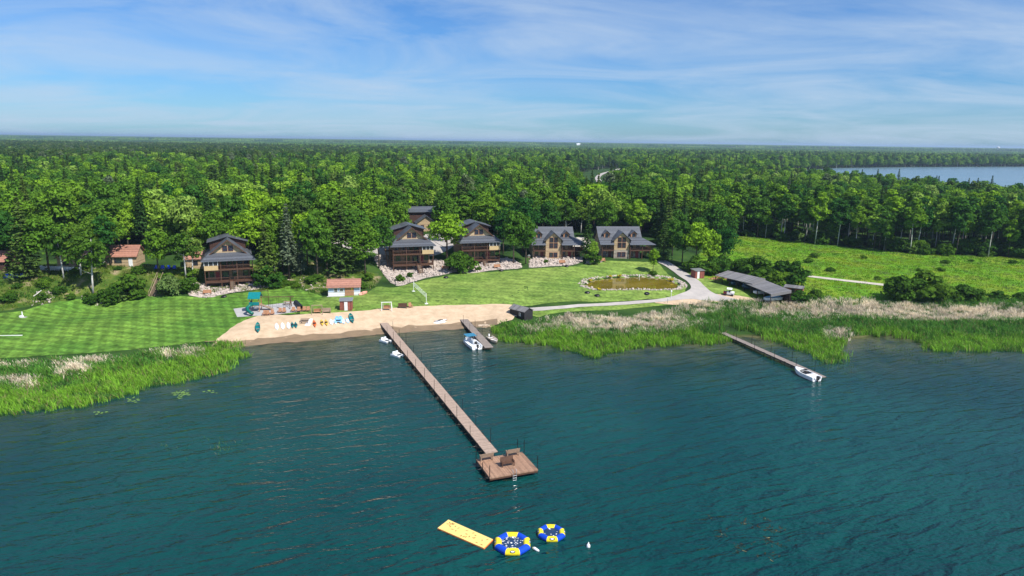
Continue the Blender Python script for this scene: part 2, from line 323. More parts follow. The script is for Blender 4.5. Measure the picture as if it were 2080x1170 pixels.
def ground_mat():
    m = bpy.data.materials.new('ground'); m.use_nodes = True; t = m.node_tree; l = t.links.new; b = t.nodes['Principled BSDF']; b.inputs['Roughness'].default_value = .95; b.inputs['Specular IOR Level'].default_value = .1
    g = t.nodes.new('ShaderNodeNewGeometry')
    def noise(s, d=6):
        n = t.nodes.new('ShaderNodeTexNoise'); n.inputs['Scale'].default_value = s; n.inputs['Detail'].default_value = d; l(g.outputs['Position'], n.inputs[0]); return n.outputs[0]
    def ramp(src, stops):
        r = t.nodes.new('ShaderNodeValToRGB'); e = r.color_ramp.elements
        e[0].position, e[0].color = stops[0][0], (*stops[0][1], 1); e[1].position, e[1].color = stops[-1][0], (*stops[-1][1], 1)
        for p, c in stops[1:-1]: x = e.new(p); x.color = (*c, 1)
        l(src, r.inputs[0]); return r.outputs[0]
    def mix(f, a, c):
        x = t.nodes.new('ShaderNodeMix'); x.data_type = 'RGBA'; l(f, x.inputs[0]); l(a, x.inputs[6]); l(c, x.inputs[7]); return x.outputs[2]
    def attr(n):
        a = t.nodes.new('ShaderNodeAttribute'); a.attribute_name = n; return a.outputs['Fac']
    forest = ramp(noise(.12), [(.3, (.012, .03, .008)), (.55, (.03, .07, .014)), (.75, (.06, .11, .02))])
    mead = ramp(noise(.09, 9), [(.3, (.08, .2, .014)), (.48, (.12, .26, .014)), (.6, (.17, .24, .02)), (.72, (.09, .2, .02))])
    bank = ramp(noise(.35, 8), [(.35, (.04, .09, .012)), (.55, (.1, .14, .025)), (.7, (.3, .23, .15))])
    bed = ramp(noise(.16, 7), [(.35, (.045, .04, .02)), (.5, (.16, .125, .065)), (.68, (.25, .19, .1))])
    c = mix(attr('meadow'), forest, mead); c = mix(attr('bank'), c, bank); c = mix(attr('bed'), c, bed)
    l(c, b.inputs['Base Color']); M['ground'] = m
ground_mat()
xs = axis(-150, 200, 1.25, -22000, 22000); ys = axis(60, 300, 1.25, -300, 26000)
P, V, Q = gridmesh(xs, ys, hgt)
gme = np_mesh('ground', V, Q, ['ground'])
fattr(gme, 'meadow', inpoly(P, MEADOW)); fattr(gme, 'bank', inpoly(P, BANK))
d_, s_ = seg_dist(P, SHORE); fattr(gme, 'bed', np.clip(.5-d_*s_/2.5, 0, 1)*(P[:, 1] < 250))
gme.polygons.foreach_set('use_smooth', np.ones(len(Q), bool))
tag(obj('ground', gme), 'wild grassy ground under the woods and meadow', None, kind='structure')

def water_mat():
    m = bpy.data.materials.new('lake_water'); m.use_nodes = True; t = m.node_tree; t.nodes.clear(); l = t.links.new
    def N(ty, **k):
        n = t.nodes.new(ty)
        for a, b in k.items(): setattr(n, a, b)
        return n
    g = N('ShaderNodeNewGeometry'); at_ = N('ShaderNodeAttribute', attribute_name='depth')
    def noise(scale, sc, rot, det=3, dist=0):
        mp_ = N('ShaderNodeMapping', vector_type='TEXTURE'); l(g.outputs['Position'], mp_.inputs[0]); mp_.inputs['Scale'].default_value = tuple(1/v for v in sc); mp_.inputs['Rotation'].default_value = (0, 0, R_(rot))
        n = N('ShaderNodeTexNoise'); n.inputs['Scale'].default_value = scale; n.inputs['Detail'].default_value = det; n.inputs['Distortion'].default_value = dist; l(mp_.outputs[0], n.inputs[0]); return n.outputs[0]
    a = noise(.62, (.3, 1, 1), 22, 3, .5); b = noise(1.5, (.45, 1, 1), -12, 3)
    s1 = N('ShaderNodeMath', operation='MULTIPLY_ADD'); l(b, s1.inputs[0]); s1.inputs[1].default_value = .35; l(a, s1.inputs[2])
    bp = N('ShaderNodeBump'); bp.inputs['Distance'].default_value = .42; bp.inputs['Strength'].default_value = 1; l(s1.outputs[0], bp.inputs['Height'])
    c_ = noise(3.2, (.6, 1, 1), 5, 3); s2 = N('ShaderNodeMath', operation='MULTIPLY_ADD'); l(c_, s2.inputs[0]); s2.inputs[1].default_value = .16; l(s1.outputs[0], s2.inputs[2]); l(s2.outputs[0], bp.inputs['Height'])
    wind = noise(.018, (1, 1, 1), 30, 3); wr = N('ShaderNodeMapRange'); l(wind, wr.inputs[0]); wr.inputs[1].default_value = .35; wr.inputs[2].default_value = .65; wr.inputs[3].default_value = .7; wr.inputs[4].default_value = 1.0; l(wr.outputs[0], bp.inputs['Strength'])
    big = noise(.03, (1, 1, 1), 0, 5)
    r = N('ShaderNodeValToRGB'); l(big, r.inputs[0]); r.color_ramp.elements[0].position = .35; r.color_ramp.elements[1].position = .65
    r.color_ramp.elements[0].color = (.001, .040, .043, 1); r.color_ramp.elements[1].color = (.003, .060, .056, 1)
    df = N('ShaderNodeBsdfDiffuse'); l(r.outputs[0], df.inputs[0]); b2 = N('ShaderNodeBump'); b2.inputs['Distance'].default_value = 2.2; l(s2.outputs[0], b2.inputs['Height']); l(wr.outputs[0], b2.inputs['Strength']); l(b2.outputs[0], df.inputs['Normal'])
    tr = N('ShaderNodeBsdfTransparent'); tr.inputs[0].default_value = (.8, .92, .88, 1)
    e = N('ShaderNodeMath', operation='MULTIPLY'); l(at_.outputs['Fac'], e.inputs[0]); e.inputs[1].default_value = -1.5
    ex = N('ShaderNodeMath', operation='EXPONENT'); l(e.outputs[0], ex.inputs[0])
    body = N('ShaderNodeMixShader'); l(ex.outputs[0], body.inputs[0]); l(df.outputs[0], body.inputs[1]); l(tr.outputs[0], body.inputs[2])
    gl = N('ShaderNodeBsdfGlossy'); gl.inputs['Roughness'].default_value = .1; l(bp.outputs[0], gl.inputs['Normal'])
    fr = N('ShaderNodeFresnel'); fr.inputs[0].default_value = 1.33; l(bp.outputs[0], fr.inputs['Normal'])
    mx = N('ShaderNodeMixShader'); l(fr.outputs[0], mx.inputs[0]); l(body.outputs[0], mx.inputs[1]); l(gl.outputs[0], mx.inputs[2])
    o = N('ShaderNodeOutputMaterial'); l(mx.outputs[0], o.inputs[0]); M['lake_water'] = m
water_mat()
xs = axis(-90, 130, 1.5, -500, 600); ys = np.concatenate([np.arange(-250, 80, 15), np.arange(80, 180, 1.5)])
P, V, Q = gridmesh(xs, ys, lambda p: np.zeros(len(p)))
wme = np_mesh('lake', V, Q, ['lake_water']); fattr(wme, 'depth', np.maximum(-hgt(P), 0))
tag(obj('lake', wme), 'rippled teal lake water', None, kind='structure')

def smooth_poly(pts, per=6):
    pts = np.array(pts); n = len(pts); out = []
    for i in range(n):
        p0, p1, p2, p3 = pts[(i-1) % n], pts[i], pts[(i+1) % n], pts[(i+2) % n]
        for j in range(per):
            t = j/per; out.append(.5*((2*p1)+(-p0+p2)*t+(2*p0-5*p1+4*p2-p3)*t*t+(-p0+3*p1-3*p2+p3)*t**3))
    return np.array(out)
def sheet(name, W, m, label, dz=.03, step=1.5, level=None, jit=.12, kind='structure'):
    W = np.asarray(W)[:, :2]
    if jit: W = W+rng.normal(0, jit, W.shape)
    lo, hi = W.min(0), W.max(0); gx, gy = np.meshgrid(np.arange(lo[0], hi[0], step), np.arange(lo[1], hi[1], step)); g = np.stack([gx.ravel(), gy.ravel()], 1)
    d, _ = seg_dist(g, W, True); g = g[inpoly(g, W) & (d > step*.4)]
    n = len(W); pts = [Vector(p) for p in W]+[Vector(p) for p in g]
    vo, eo, fo, *_ = delaunay_2d_cdt(pts, [(i, (i+1) % n) for i in range(n)], [list(range(n))], 1, 1e-4)
    vo = np.array([tuple(v) for v in vo]); z = hgt(vo)+dz if level is None else np.full(len(vo), level)
    me = bpy.data.meshes.new(name); me.from_pydata(np.column_stack([vo, z]).tolist(), [], [tuple(f) for f in fo])
    me.materials.append(M[m]); me.polygons.foreach_set('use_smooth', [True]*len(me.polygons)); me.update()
    bm = bmesh.new(); bm.from_mesh(me); bmesh.ops.recalc_face_normals(bm, faces=bm.faces)
    if sum(f.normal.z for f in bm.faces) < 0: bmesh.ops.reverse_faces(bm, faces=bm.faces)
    bm.to_mesh(me); bm.free()
    o = obj(name, me); tag(o, label, None, kind=kind); return o
def strip(pts, w):
    pts = np.array(pts)[:, :2]; t = np.gradient(pts, axis=0); t /= np.linalg.norm(t, axis=1)[:, None]; nrm = np.stack([-t[:, 1], t[:, 0]], 1); w = np.broadcast_to(np.asarray(w)/2, (len(pts),))[:, None]
    return np.concatenate([pts+nrm*w, (pts-nrm*w)[::-1]])
def lawn_mat(name, a1, a2, per, stripe, k1, k2):
    m = mat(name, k1, k2, .07, .9, coord='P', detail=9, spec=.15, lo=.3, hi=.7)
    t = m.node_tree; l = t.links.new; b = t.nodes['Principled BSDF']; rmp = [n for n in t.nodes if n.type == 'VALTORGB'][0]; g = [n for n in t.nodes if n.type == 'NEW_GEOMETRY'][0]
    col = rmp.outputs[0]
    fine = t.nodes.new('ShaderNodeTexNoise'); fine.inputs['Scale'].default_value = 1.3; fine.inputs['Detail'].default_value = 8; l(g.outputs['Position'], fine.inputs[0])
    def mul(col, src, lo, hi, f0, f1):
        mr = t.nodes.new('ShaderNodeMapRange'); l(src, mr.inputs[0]); mr.inputs[1].default_value = f0; mr.inputs[2].default_value = f1; mr.inputs[3].default_value = lo; mr.inputs[4].default_value = hi
        x = t.nodes.new('ShaderNodeMix'); x.data_type = 'RGBA'; x.blend_type = 'MULTIPLY'; x.inputs[0].default_value = 1; l(col, x.inputs[6]); l(mr.outputs[0], x.inputs[7]); return x.outputs[2]
    col = mul(col, fine.outputs[0], .62, 1.38, .3, .7); mid = t.nodes.new('ShaderNodeTexNoise'); mid.inputs['Scale'].default_value = .28; mid.inputs['Detail'].default_value = 5; l(g.outputs['Position'], mid.inputs[0]); col = mul(col, mid.outputs[0], .78, 1.22, .3, .7)
    for a in (a1, a2):
        if a is None: continue
        mp_ = t.nodes.new('ShaderNodeMapping'); mp_.inputs['Rotation'].default_value = (0, 0, R_(a)); l(g.outputs['Position'], mp_.inputs[0])
        w = t.nodes.new('ShaderNodeTexWave'); w.inputs['Scale'].default_value = 1/per*.314*1.0; w.inputs['Distortion'].default_value = 2.2; w.inputs['Detail Scale'].default_value = .3; w.inputs['Detail'].default_value = 2; l(mp_.outputs[0], w.inputs[0])
        col = mul(col, w.outputs['Fac'], 1-stripe, 1+stripe, .3, .7)
    l(col, b.inputs['Base Color'])
lawn_mat('lawn_checked', -26, -84, 2.5, .13, (.055, .145, .018), (.12, .215, .03)); lawn_mat('lawn_plain', -80, None, 3.0, .08, (.085, .17, .025), (.19, .26, .055))
sheet('lawn', smooth_poly(gpts([(-250, 640), (0, 636), (100, 617), (200, 604), (300, 603), (400, 603), (455, 599), (500, 594), (545, 586), (580, 581), (615, 590), (640, 597), (655, 607), (610, 635), (540, 640), (500, 652), (450, 685), (440, 692), (380, 698), (250, 712), (100, 722), (0, 728), (-250, 745)])), 'lawn_checked', 'mown lawn with crossing stripes', dz=.05)
sheet('lawn', smooth_poly(gpts([(610, 637), (640, 612), (662, 603), (740, 597), (765, 583), (800, 584), (850, 572), (900, 562), (950, 555), (1010, 552), (1080, 546), (1170, 540), (1215, 531), (1300, 532), (1335, 535), (1352, 552), (1385, 572), (1392, 588), (1375, 602), (1300, 609), (1200, 613), (1080, 621), (1036, 622), (900, 624), (800, 631), (700, 640)])), 'lawn_plain', 'mown lawn below the lodges', dz=.05)
sheet('lawn', smooth_poly(gpts([(1084, 629), (1200, 620), (1300, 615), (1400, 609), (1420, 613), (1330, 622), (1230, 631), (1130, 636), (1090, 644)])), 'lawn_plain', 'narrow mown verge beside the gravel drive', dz=.06)
sheet('lawn', smooth_poly(gpts([(1392, 552), (1440, 566), (1480, 580), (1530, 602), (1540, 608), (1490, 604), (1440, 592), (1412, 572)])), 'lawn_plain', 'mown grass beside the boat shelter', dz=.06)
sheet('beach', smooth_poly(gpts([(440, 692), (452, 680), (490, 655), (535, 640), (600, 640), (700, 634), (800, 626), (900, 621), (1036, 619), (1050, 630), (1040, 650), (1003, 662)])[:, :2].tolist()+[tuple(SHORE[i]-np.array([0, 3.5])) for i in (14, 13, 12, 11, 10, 9, 8, 7, 6)]), 'sand', 'pale sand beach sloping to the lake', dz=.08)
wet = smooth_poly(SHORE[6:15], 5)[:40]; sheet('wet_sand', np.concatenate([wet+np.array([0, .7]), (wet-np.array([0, 3.4]))[::-1]]), 'wet_sand', 'dark wet sand along the waterline', dz=.15, jit=.25, step=1.)
sheet('playground_gravel', gpts([(474, 628), (605, 612), (622, 632), (560, 640), (482, 645)]), 'pea_gravel', 'grey gravel playground pad edged by lawn', dz=.11, jit=0)
drive = smooth_poly(np.concatenate([gpts([(1065, 627), (1150, 621), (1250, 615), (1330, 609), (1380, 598), (1402, 588), (1398, 574), (1375, 558), (1350, 540), (1335, 532), (1352, 530), (1378, 545), (1412, 565), (1432, 583), (1452, 597), (1490, 607), (1500, 612), (1430, 611), (1400, 608), (1330, 615), (1250, 621), (1150, 627), (1070, 633)])[:, :2]]), 4)
sheet('gravel_drive', drive, 'gravel', 'pale gravel drive curving past the pond', dz=.13, jit=.05)
sheet('gravel_patch', smooth_poly(gpts([(1330, 614), (1400, 607), (1460, 598), (1540, 608), (1560, 614), (1450, 614), (1380, 620)])), 'sand', 'worn sandy patch at the drive end', dz=.09)
sheet('track', strip(smooth_poly(gpts([(1555, 549), (1600, 556), (1680, 566), (1760, 575), (1800, 580)]), 4)[:17], 2.6), 'track_gravel', 'narrow pale track across the meadow', dz=.1, jit=.05)
sheet('yard_gravel', smooth_poly(gpts([(675, 490), (720, 480), (790, 492), (800, 505), (850, 478), (905, 476), (930, 492), (880, 520), (760, 515), (690, 500)])), 'gravel', 'gravel yard behind the lodges', dz=.06)
sheet('yard_gravel', smooth_poly(gpts([(1155, 500), (1165, 484), (1190, 483), (1205, 500), (1185, 512)])), 'track_gravel', 'gravel yard between the two dormered lodges', dz=.06)
ROADPX = [(1266, 341), (1240, 346), (1222, 352), (1214, 360), (1217, 370), (1210, 384), (1206, 400), (1214, 425)]
ROADW = np.array([at(a, b, 6)[:2] for a, b in ROADPX])
sheet('country_road', strip(smooth_poly(ROADW, 5)[:24], 5), 'gravel', 'country road winding away through the wood', dz=.35, jit=0, step=6)
FARLAKE = np.array([at(a, b, 4)[:2] for a, b in [(1560, 352), (1640, 346), (1700, 342), (1850, 340), (2080, 339), (2600, 338), (2900, 452), (2080, 426), (1950, 415), (1850, 405), (1750, 391), (1650, 381), (1540, 362)]])
sheet('distant_lake', FARLAKE, 'far_water', 'blue lake beyond the meadow wood', level=4.6, step=60, jit=0)
sheet('pond', smooth_poly(np.column_stack([POND*1.0, np.zeros(len(POND))])), 'pond_water', 'olive brown garden pond water', level=PONDZ-.05, jit=0, step=2)

# ------------------------------------------------------------------ rocks
ico = bmesh.new(); bmesh.ops.create_icosphere(ico, subdivisions=1, radius=1); IV = np.array([v.co[:] for v in ico.verts]); IF = np.array([[v.index for v in f.verts] for f in ico.faces]); ico.free()
def rocks(name, polys, n, s0, s1, label, parent=None, sink=.25):
    Vs, Fs = [], []; k = 0
    for W in polys:
        W = np.asarray(W)[:, :2]; lo, hi = W.min(0), W.max(0); cnt = 0; nn = n
        while cnt < nn:
            p = lo+rng.random((nn*3, 2))*(hi-lo); p = p[inpoly(p, W)][:nn-cnt]; z = hgt(p)
            for q, zz_ in zip(p, z):
                s = s0+(s1-s0)*rng.random()**2.2; sc = s*np.array([1, .6+.5*rng.random(), .45+.4*rng.random()]); v = IV*(1+rng.normal(0, .16, (len(IV), 1)))*sc
                a = rng.random()*6.28; ca, sa = math.cos(a), math.sin(a); v = np.stack([v[:, 0]*ca-v[:, 1]*sa, v[:, 0]*sa+v[:, 1]*ca, v[:, 2]], 1)+[q[0], q[1], zz_+sc[2]*(1-2*sink)]
                Vs.append(v); Fs.append(IF+k); k += len(IV)
            cnt += len(p)
    o = obj(name, np_mesh(name, np.concatenate(Vs), np.concatenate(Fs), ['rock']), parent); tag(o, label, None, kind='stuff'); return o
RIP = {'a': [(383, 597), (398, 574), (440, 566), (520, 566), (548, 574), (560, 580), (505, 590), (455, 598), (425, 605), (398, 603)],
       'b': [(760, 522), (785, 518), (800, 530), (895, 528), (930, 549), (905, 557), (865, 565), (838, 573), (812, 581), (795, 574), (775, 552)],
       'c': [(930, 549), (945, 532), (1030, 524), (1060, 541), (1040, 547), (1000, 549), (955, 556)],
       'd': [(1076, 543), (1090, 522), (1172, 521), (1184, 530), (1160, 539), (1120, 541)], 'e': [(1188, 536), (1205, 526), (1225, 528), (1222, 533)]}
LBL = {'a': 'pale rubble bank under the lodge by the swing set', 'b': 'pink grey rubble slope below the lodge with the outside stair', 'c': 'rubble bed under the lodge beside the round bush', 'd': 'low rubble bed before the lodge with the birdhouse post', 'e': 'small heap of rubble between the dormered lodges'}
for k_, pl in RIP.items():
    W = smooth_poly(gpts(pl), 3); sheet('rubble_bed', W, 'rock', 'pale stony soil of the rubble slope', dz=.05)
    rocks('rubble_slope', [W], {'a': 520, 'b': 800, 'c': 420, 'd': 320, 'e': 40}[k_], .16, .55, LBL[k_])
pw = smooth_poly(np.column_stack([POND, np.zeros(len(POND))]), 5)[:, :2]; pc = pw.mean(0)
ring = [np.concatenate([pw[i:i+2], (pc+(pw[i:i+2]-pc)*1.0+(pw[i:i+2]-pc)/np.linalg.norm(pw[i:i+2]-pc, axis=1)[:, None]*1.7)[::-1]]) for i in range(len(pw)-1)]
rocks('pond_rock_border', ring, 11, .14, .42, 'border of pale rocks around the pond')
sheet('pond_margin', pc+(pw-pc)+(pw-pc)/np.linalg.norm(pw-pc, axis=1)[:, None]*1.9, 'rock', 'pale stony margin of the pond', dz=.04, jit=.05)
rocks('bank_rocks', [smooth_poly(gpts(p_), 3) for p_ in [[(60, 622), (75, 595), (100, 590), (110, 612)], [(165, 602), (175, 588), (215, 592), (210, 600)], [(560, 578), (600, 566), (660, 576), (650, 592), (610, 588)]]], 45, .15, .45, 'scattered pale stones on the grassy bank')

# ------------------------------------------------------------------ buildings
def window(par, x, z, w, h, y, fm='maroon_frame', axis='y', mull=True):
    m = MB(); t = .09
    def B(a0, a1, z0, z1, d0, d1):
        if axis == 'y': m.box(a0, a1, d0, d1, z0, z1)
        else: m.box(min(d0, d1), max(d0, d1), a0, a1, z0, z1)
    sg = -1 if axis == 'y' else 1
    B(x-w/2-t, x+w/2+t, z-t, z, y, y+sg*.09); B(x-w/2-t, x+w/2+t, z+h, z+h+t, y, y+sg*.09)
    B(x-w/2-t, x-w/2, z, z+h, y, y+sg*.085); B(x+w/2, x+w/2+t, z, z+h, y, y+sg*.085)
    if mull: B(x-w/2, x+w/2, z+h*.5-.025, z+h*.5+.025, y, y+sg*.07)
    f = m.build('window', fm, par); p = MB()
    if axis == 'y': p.box(x-w/2, x+w/2, y-.035, y, z, z+h)
    else: p.box(y, y+.035, x-w/2, x+w/2, z, z+h)
    p.build('pane', 'window_glass', f); return f
def door(par, x, z, w, h, y, m='red_paint', glass=False):
    d = bx('door', m, par, x-w/2, x+w/2, y-.07, y, z, z+h)
    if glass: bx('pane', 'window_glass', d, x-w*.36, x+w*.36, y-.085, y-.07, z+.3, z+h-.25)
    bx('handle', 'galvanised', d, x+w*.36, x+w*.42, y-.13, y-.07, z+1.0, z+1.08); return d
def railing(par, a, b, z, h=.95, m='brown_wood'):
    a, b = Vector((*a, z)), Vector((*b, z)); L_ = (b-a).length; mb = MB(); up = Vector((0, 0, 1))
    mb.bar(a+up*h, b+up*h, .05); mb.bar(a+up*.12, b+up*.12, .035)
    n = max(2, int(L_/.22))
    for i in range(1, n): p = a.lerp(b, i/n); mb.bar(p+up*.12, p+up*h, .02)
    for i in range(int(L_/2)+1): p = a.lerp(b, i/max(1, int(L_/2))); mb.bar(p, p+up*(h+.08), .06)
    return mb.build('railing', m, par)
def stairs(par, x, y, z, rise, run, w=1.1, m='brown_wood', d=(0, -1)):
    mb = MB(); n = max(3, int(rise/.19)); d = Vector((*d, 0)); s = Vector((d.y, -d.x, 0)); o = Vector((x, y, z))
    for i in range(n):
        c = o+d*(run*(i+.5)/n)+Vector((0, 0, -rise*(i+1)/n)); q = [c+s*(w/2)*a+d*(run/n*.62)*b for a, b in ((-1, -1), (1, -1), (1, 1), (-1, 1))]
        mb.hull8([p-Vector((0, 0, .05)) for p in q], q)
    st = mb.build('stair', 'weathered_wood', par); r = MB()
    for sg in (-1, 1):
        a = o+s*sg*w/2; b = a+d*run+Vector((0, 0, -rise)); r.bar(a+Vector((0, 0, -.1)), b, .09); r.bar(a+Vector((0, 0, .9)), b+Vector((0, 0, .9)), .05)
        for t_ in (0, .33, .66, 1): p = a.lerp(b, t_); r.bar(p, p+Vector((0, 0, .9)), .05)
    r.build('stair_rail', m, st); return st
def gable_lodge(label, loc, yaw, screen=1, stair_x=1.2, left_stair=False):
    t = thing('lodge', label, 'lodge', loc, yaw)
    MB().prism([(-5, -2.5), (5, -2.5), (5, 6.0), (0, 10.0), (-5, 6.0)], 0, 12).build('wall', 'log_wall', t)
    MB().prism([(-3.75, 6.9), (3.75, 6.9), (0, 9.9)], -.03, .0).build('gable_panel', 'gable_tan', t)
    r = MB()
    for s in (-1, 1):
        q = [(0, -.7, 10.3), (0, 12.6, 10.3), (s*5.75, 12.6, 5.62), (s*5.75, -.7, 5.62)]; r.slab(q, .2)
    rf = r.build('roof', 'slate_roof', t)
    for s in (-1, 1):   # shed dormers
        d = MB(); d.slab([(s*-.02, 4.6, 10.5), (s*-.02, 11.8, 10.5), (s*5.0, 11.8, 9.05), (s*5.0, 4.6, 9.05)], .18); d.build('dormer_roof', 'slate_roof', rf)
        w = MB(); w.prism([(s*.3, 9.8), (s*4.3, 6.6), (s*4.3, 9.05), (s*.3, 10.2)], 5.2, 11.4); w.build('dormer_wall', 'dark_siding', rf)
    fas = MB()
    for s in (-1, 1): fas.hull8([(0, -.78, 9.98), (s*5.75, -.78, 5.3), (s*5.75, -.7, 5.3), (0, -.7, 9.98)], [(0, -.78, 10.3), (s*5.75, -.78, 5.62), (s*5.75, -.7, 5.62), (0, -.7, 10.3)])
    fas.build('fascia', 'brown_wood', rf)
    p = MB(); p.slab([(-6.4, -3.2, 5.35), (6.4, -3.2, 5.35), (4.5, .05, 6.95), (-4.5, .05, 6.95)], .16)
    for s in (-1, 1): p.slab([(s*6.4, -3.2, 5.35), (s*6.4, 2.4, 5.35), (s*4.5, .05, 6.95)], .16)
    p.build('porch_roof', 'slate_roof', t)
    bx('deck', 'brown_wood', t, -5.7, 5.7, -2.7, 0, -.28, 0); bx('deck', 'brown_wood', t, -5.7, 5.7, -2.7, 0, 2.8, 3.08)
    for x in (-5.6, -1.9, 1.9, 5.6): bx('post', 'brown_wood', t, x-.1, x+.1, -2.66, -2.46, -3.2, 5.5)
    railing(t, (-5.6, -2.62), (5.6, -2.62), 3.08); railing(t, (-5.6, -2.62), (-5.6, -.1), 3.08); railing(t, (5.6, -2.62), (5.6, -.1), 3.08)
    railing(t, (-5.6, -2.62), (stair_x-.65, -2.62), 0); railing(t, (stair_x+.65, -2.62), (5.6, -2.62), 0); railing(t, (-5.6, -2.62), (-5.6, -.1), 0); railing(t, (5.6, -2.62), (5.6, -.1), 0)
    s = screen; x0, x1 = sorted((s*2.5, s*5.72))
    sp = bx('screen_porch', 'panel_beige', t, x0, x1, -2.76, -2.7, 2.95, 4.12); bx('side_panel', 'panel_beige', sp, s*5.72-.03, s*5.72+.03, -2.7, -.05, 2.95, 4.12)
    bx('screen', 'screen_mesh', sp, x0+.06, x1-.06, -2.72, -2.7, 4.15, 5.2)
    sm = MB()
    for i in range(4): xx = x0+.04+(x1-x0-.08)*i/3; sm.box(xx-.05, xx+.05, -2.78, -2.7, 4.1, 5.3)
    sm.box(x0, x1, -2.78, -2.7, 5.15, 5.3); sm.build('screen_frame', 'white_paint', sp)
    for x in (-.68, .68): window(t, x, 7.35, 1.02, 1.3, -.03)
    for x in (-3.9, -1.3): window(t, x*s, .8, 1.15, 1.35, 0, 'dark_wood')
    door(t, .95*s, .02, 1.7, 2.1, 0, 'dark_wood', True); door(t, 2.75*s, .02, .95, 2.08, 0, 'red_paint')
    window(t, 4.1*s, .8, .9, 1.3, 0, 'dark_wood')
    for x in (-4.2, -2.6, -.2): window(t, x*s, 3.85, 1.0, 1.35, 0)
    door(t, -1.4*s, 3.1, .95, 2.05, 0, 'maroon_frame', True); door(t, 1.2*s, 3.1, 1.6, 2.05, 0, 'maroon_frame', True)
    for y in (2.5, 6, 9.5):
        window(t, y, 3.9, 1., 1.3, -5.09 if False else 5.0, 'maroon_frame', axis='x')
    stairs(t, stair_x, -2.7, 0, 2.5, 4.3)
    if left_stair:
        stairs(t, -6.3, 5.2, 3.0, 3.6, 5.0, 1.0, 'cedar_wood'); bx('landing', 'brown_wood', t, -7, -5.02, 5.2, 6.6, 2.8, 3.0)
    return t
def zat(px, py, z): q = at(px, py, z); return tuple(q)
def front_loc(px, py, z, yaw, off):  # pixel of the deck's front edge centre -> origin at front wall
    q = at(px, py, z); return (q[0]-math.sin(yaw)*off, q[1]+math.cos(yaw)*off, z)
YA, YB = R_(22), R_(17)
gable_lodge('log lodge with two decks, screened corner beside the oak shrubs, above the playground lawn', front_loc(467, 571, 4.4, YA, 2.7), YA, screen=-1, stair_x=.6)
gable_lodge('log lodge with red door and outside stair above the widest rubble slope', front_loc(840, 538, 5.7, YB, 2.7), YB, screen=1, stair_x=1.5, left_stair=True)
gable_lodge('log lodge with red door, round bush before its deck', front_loc(977, 529, 5.9, YB, 2.7), YB, screen=1, stair_x=1.0)
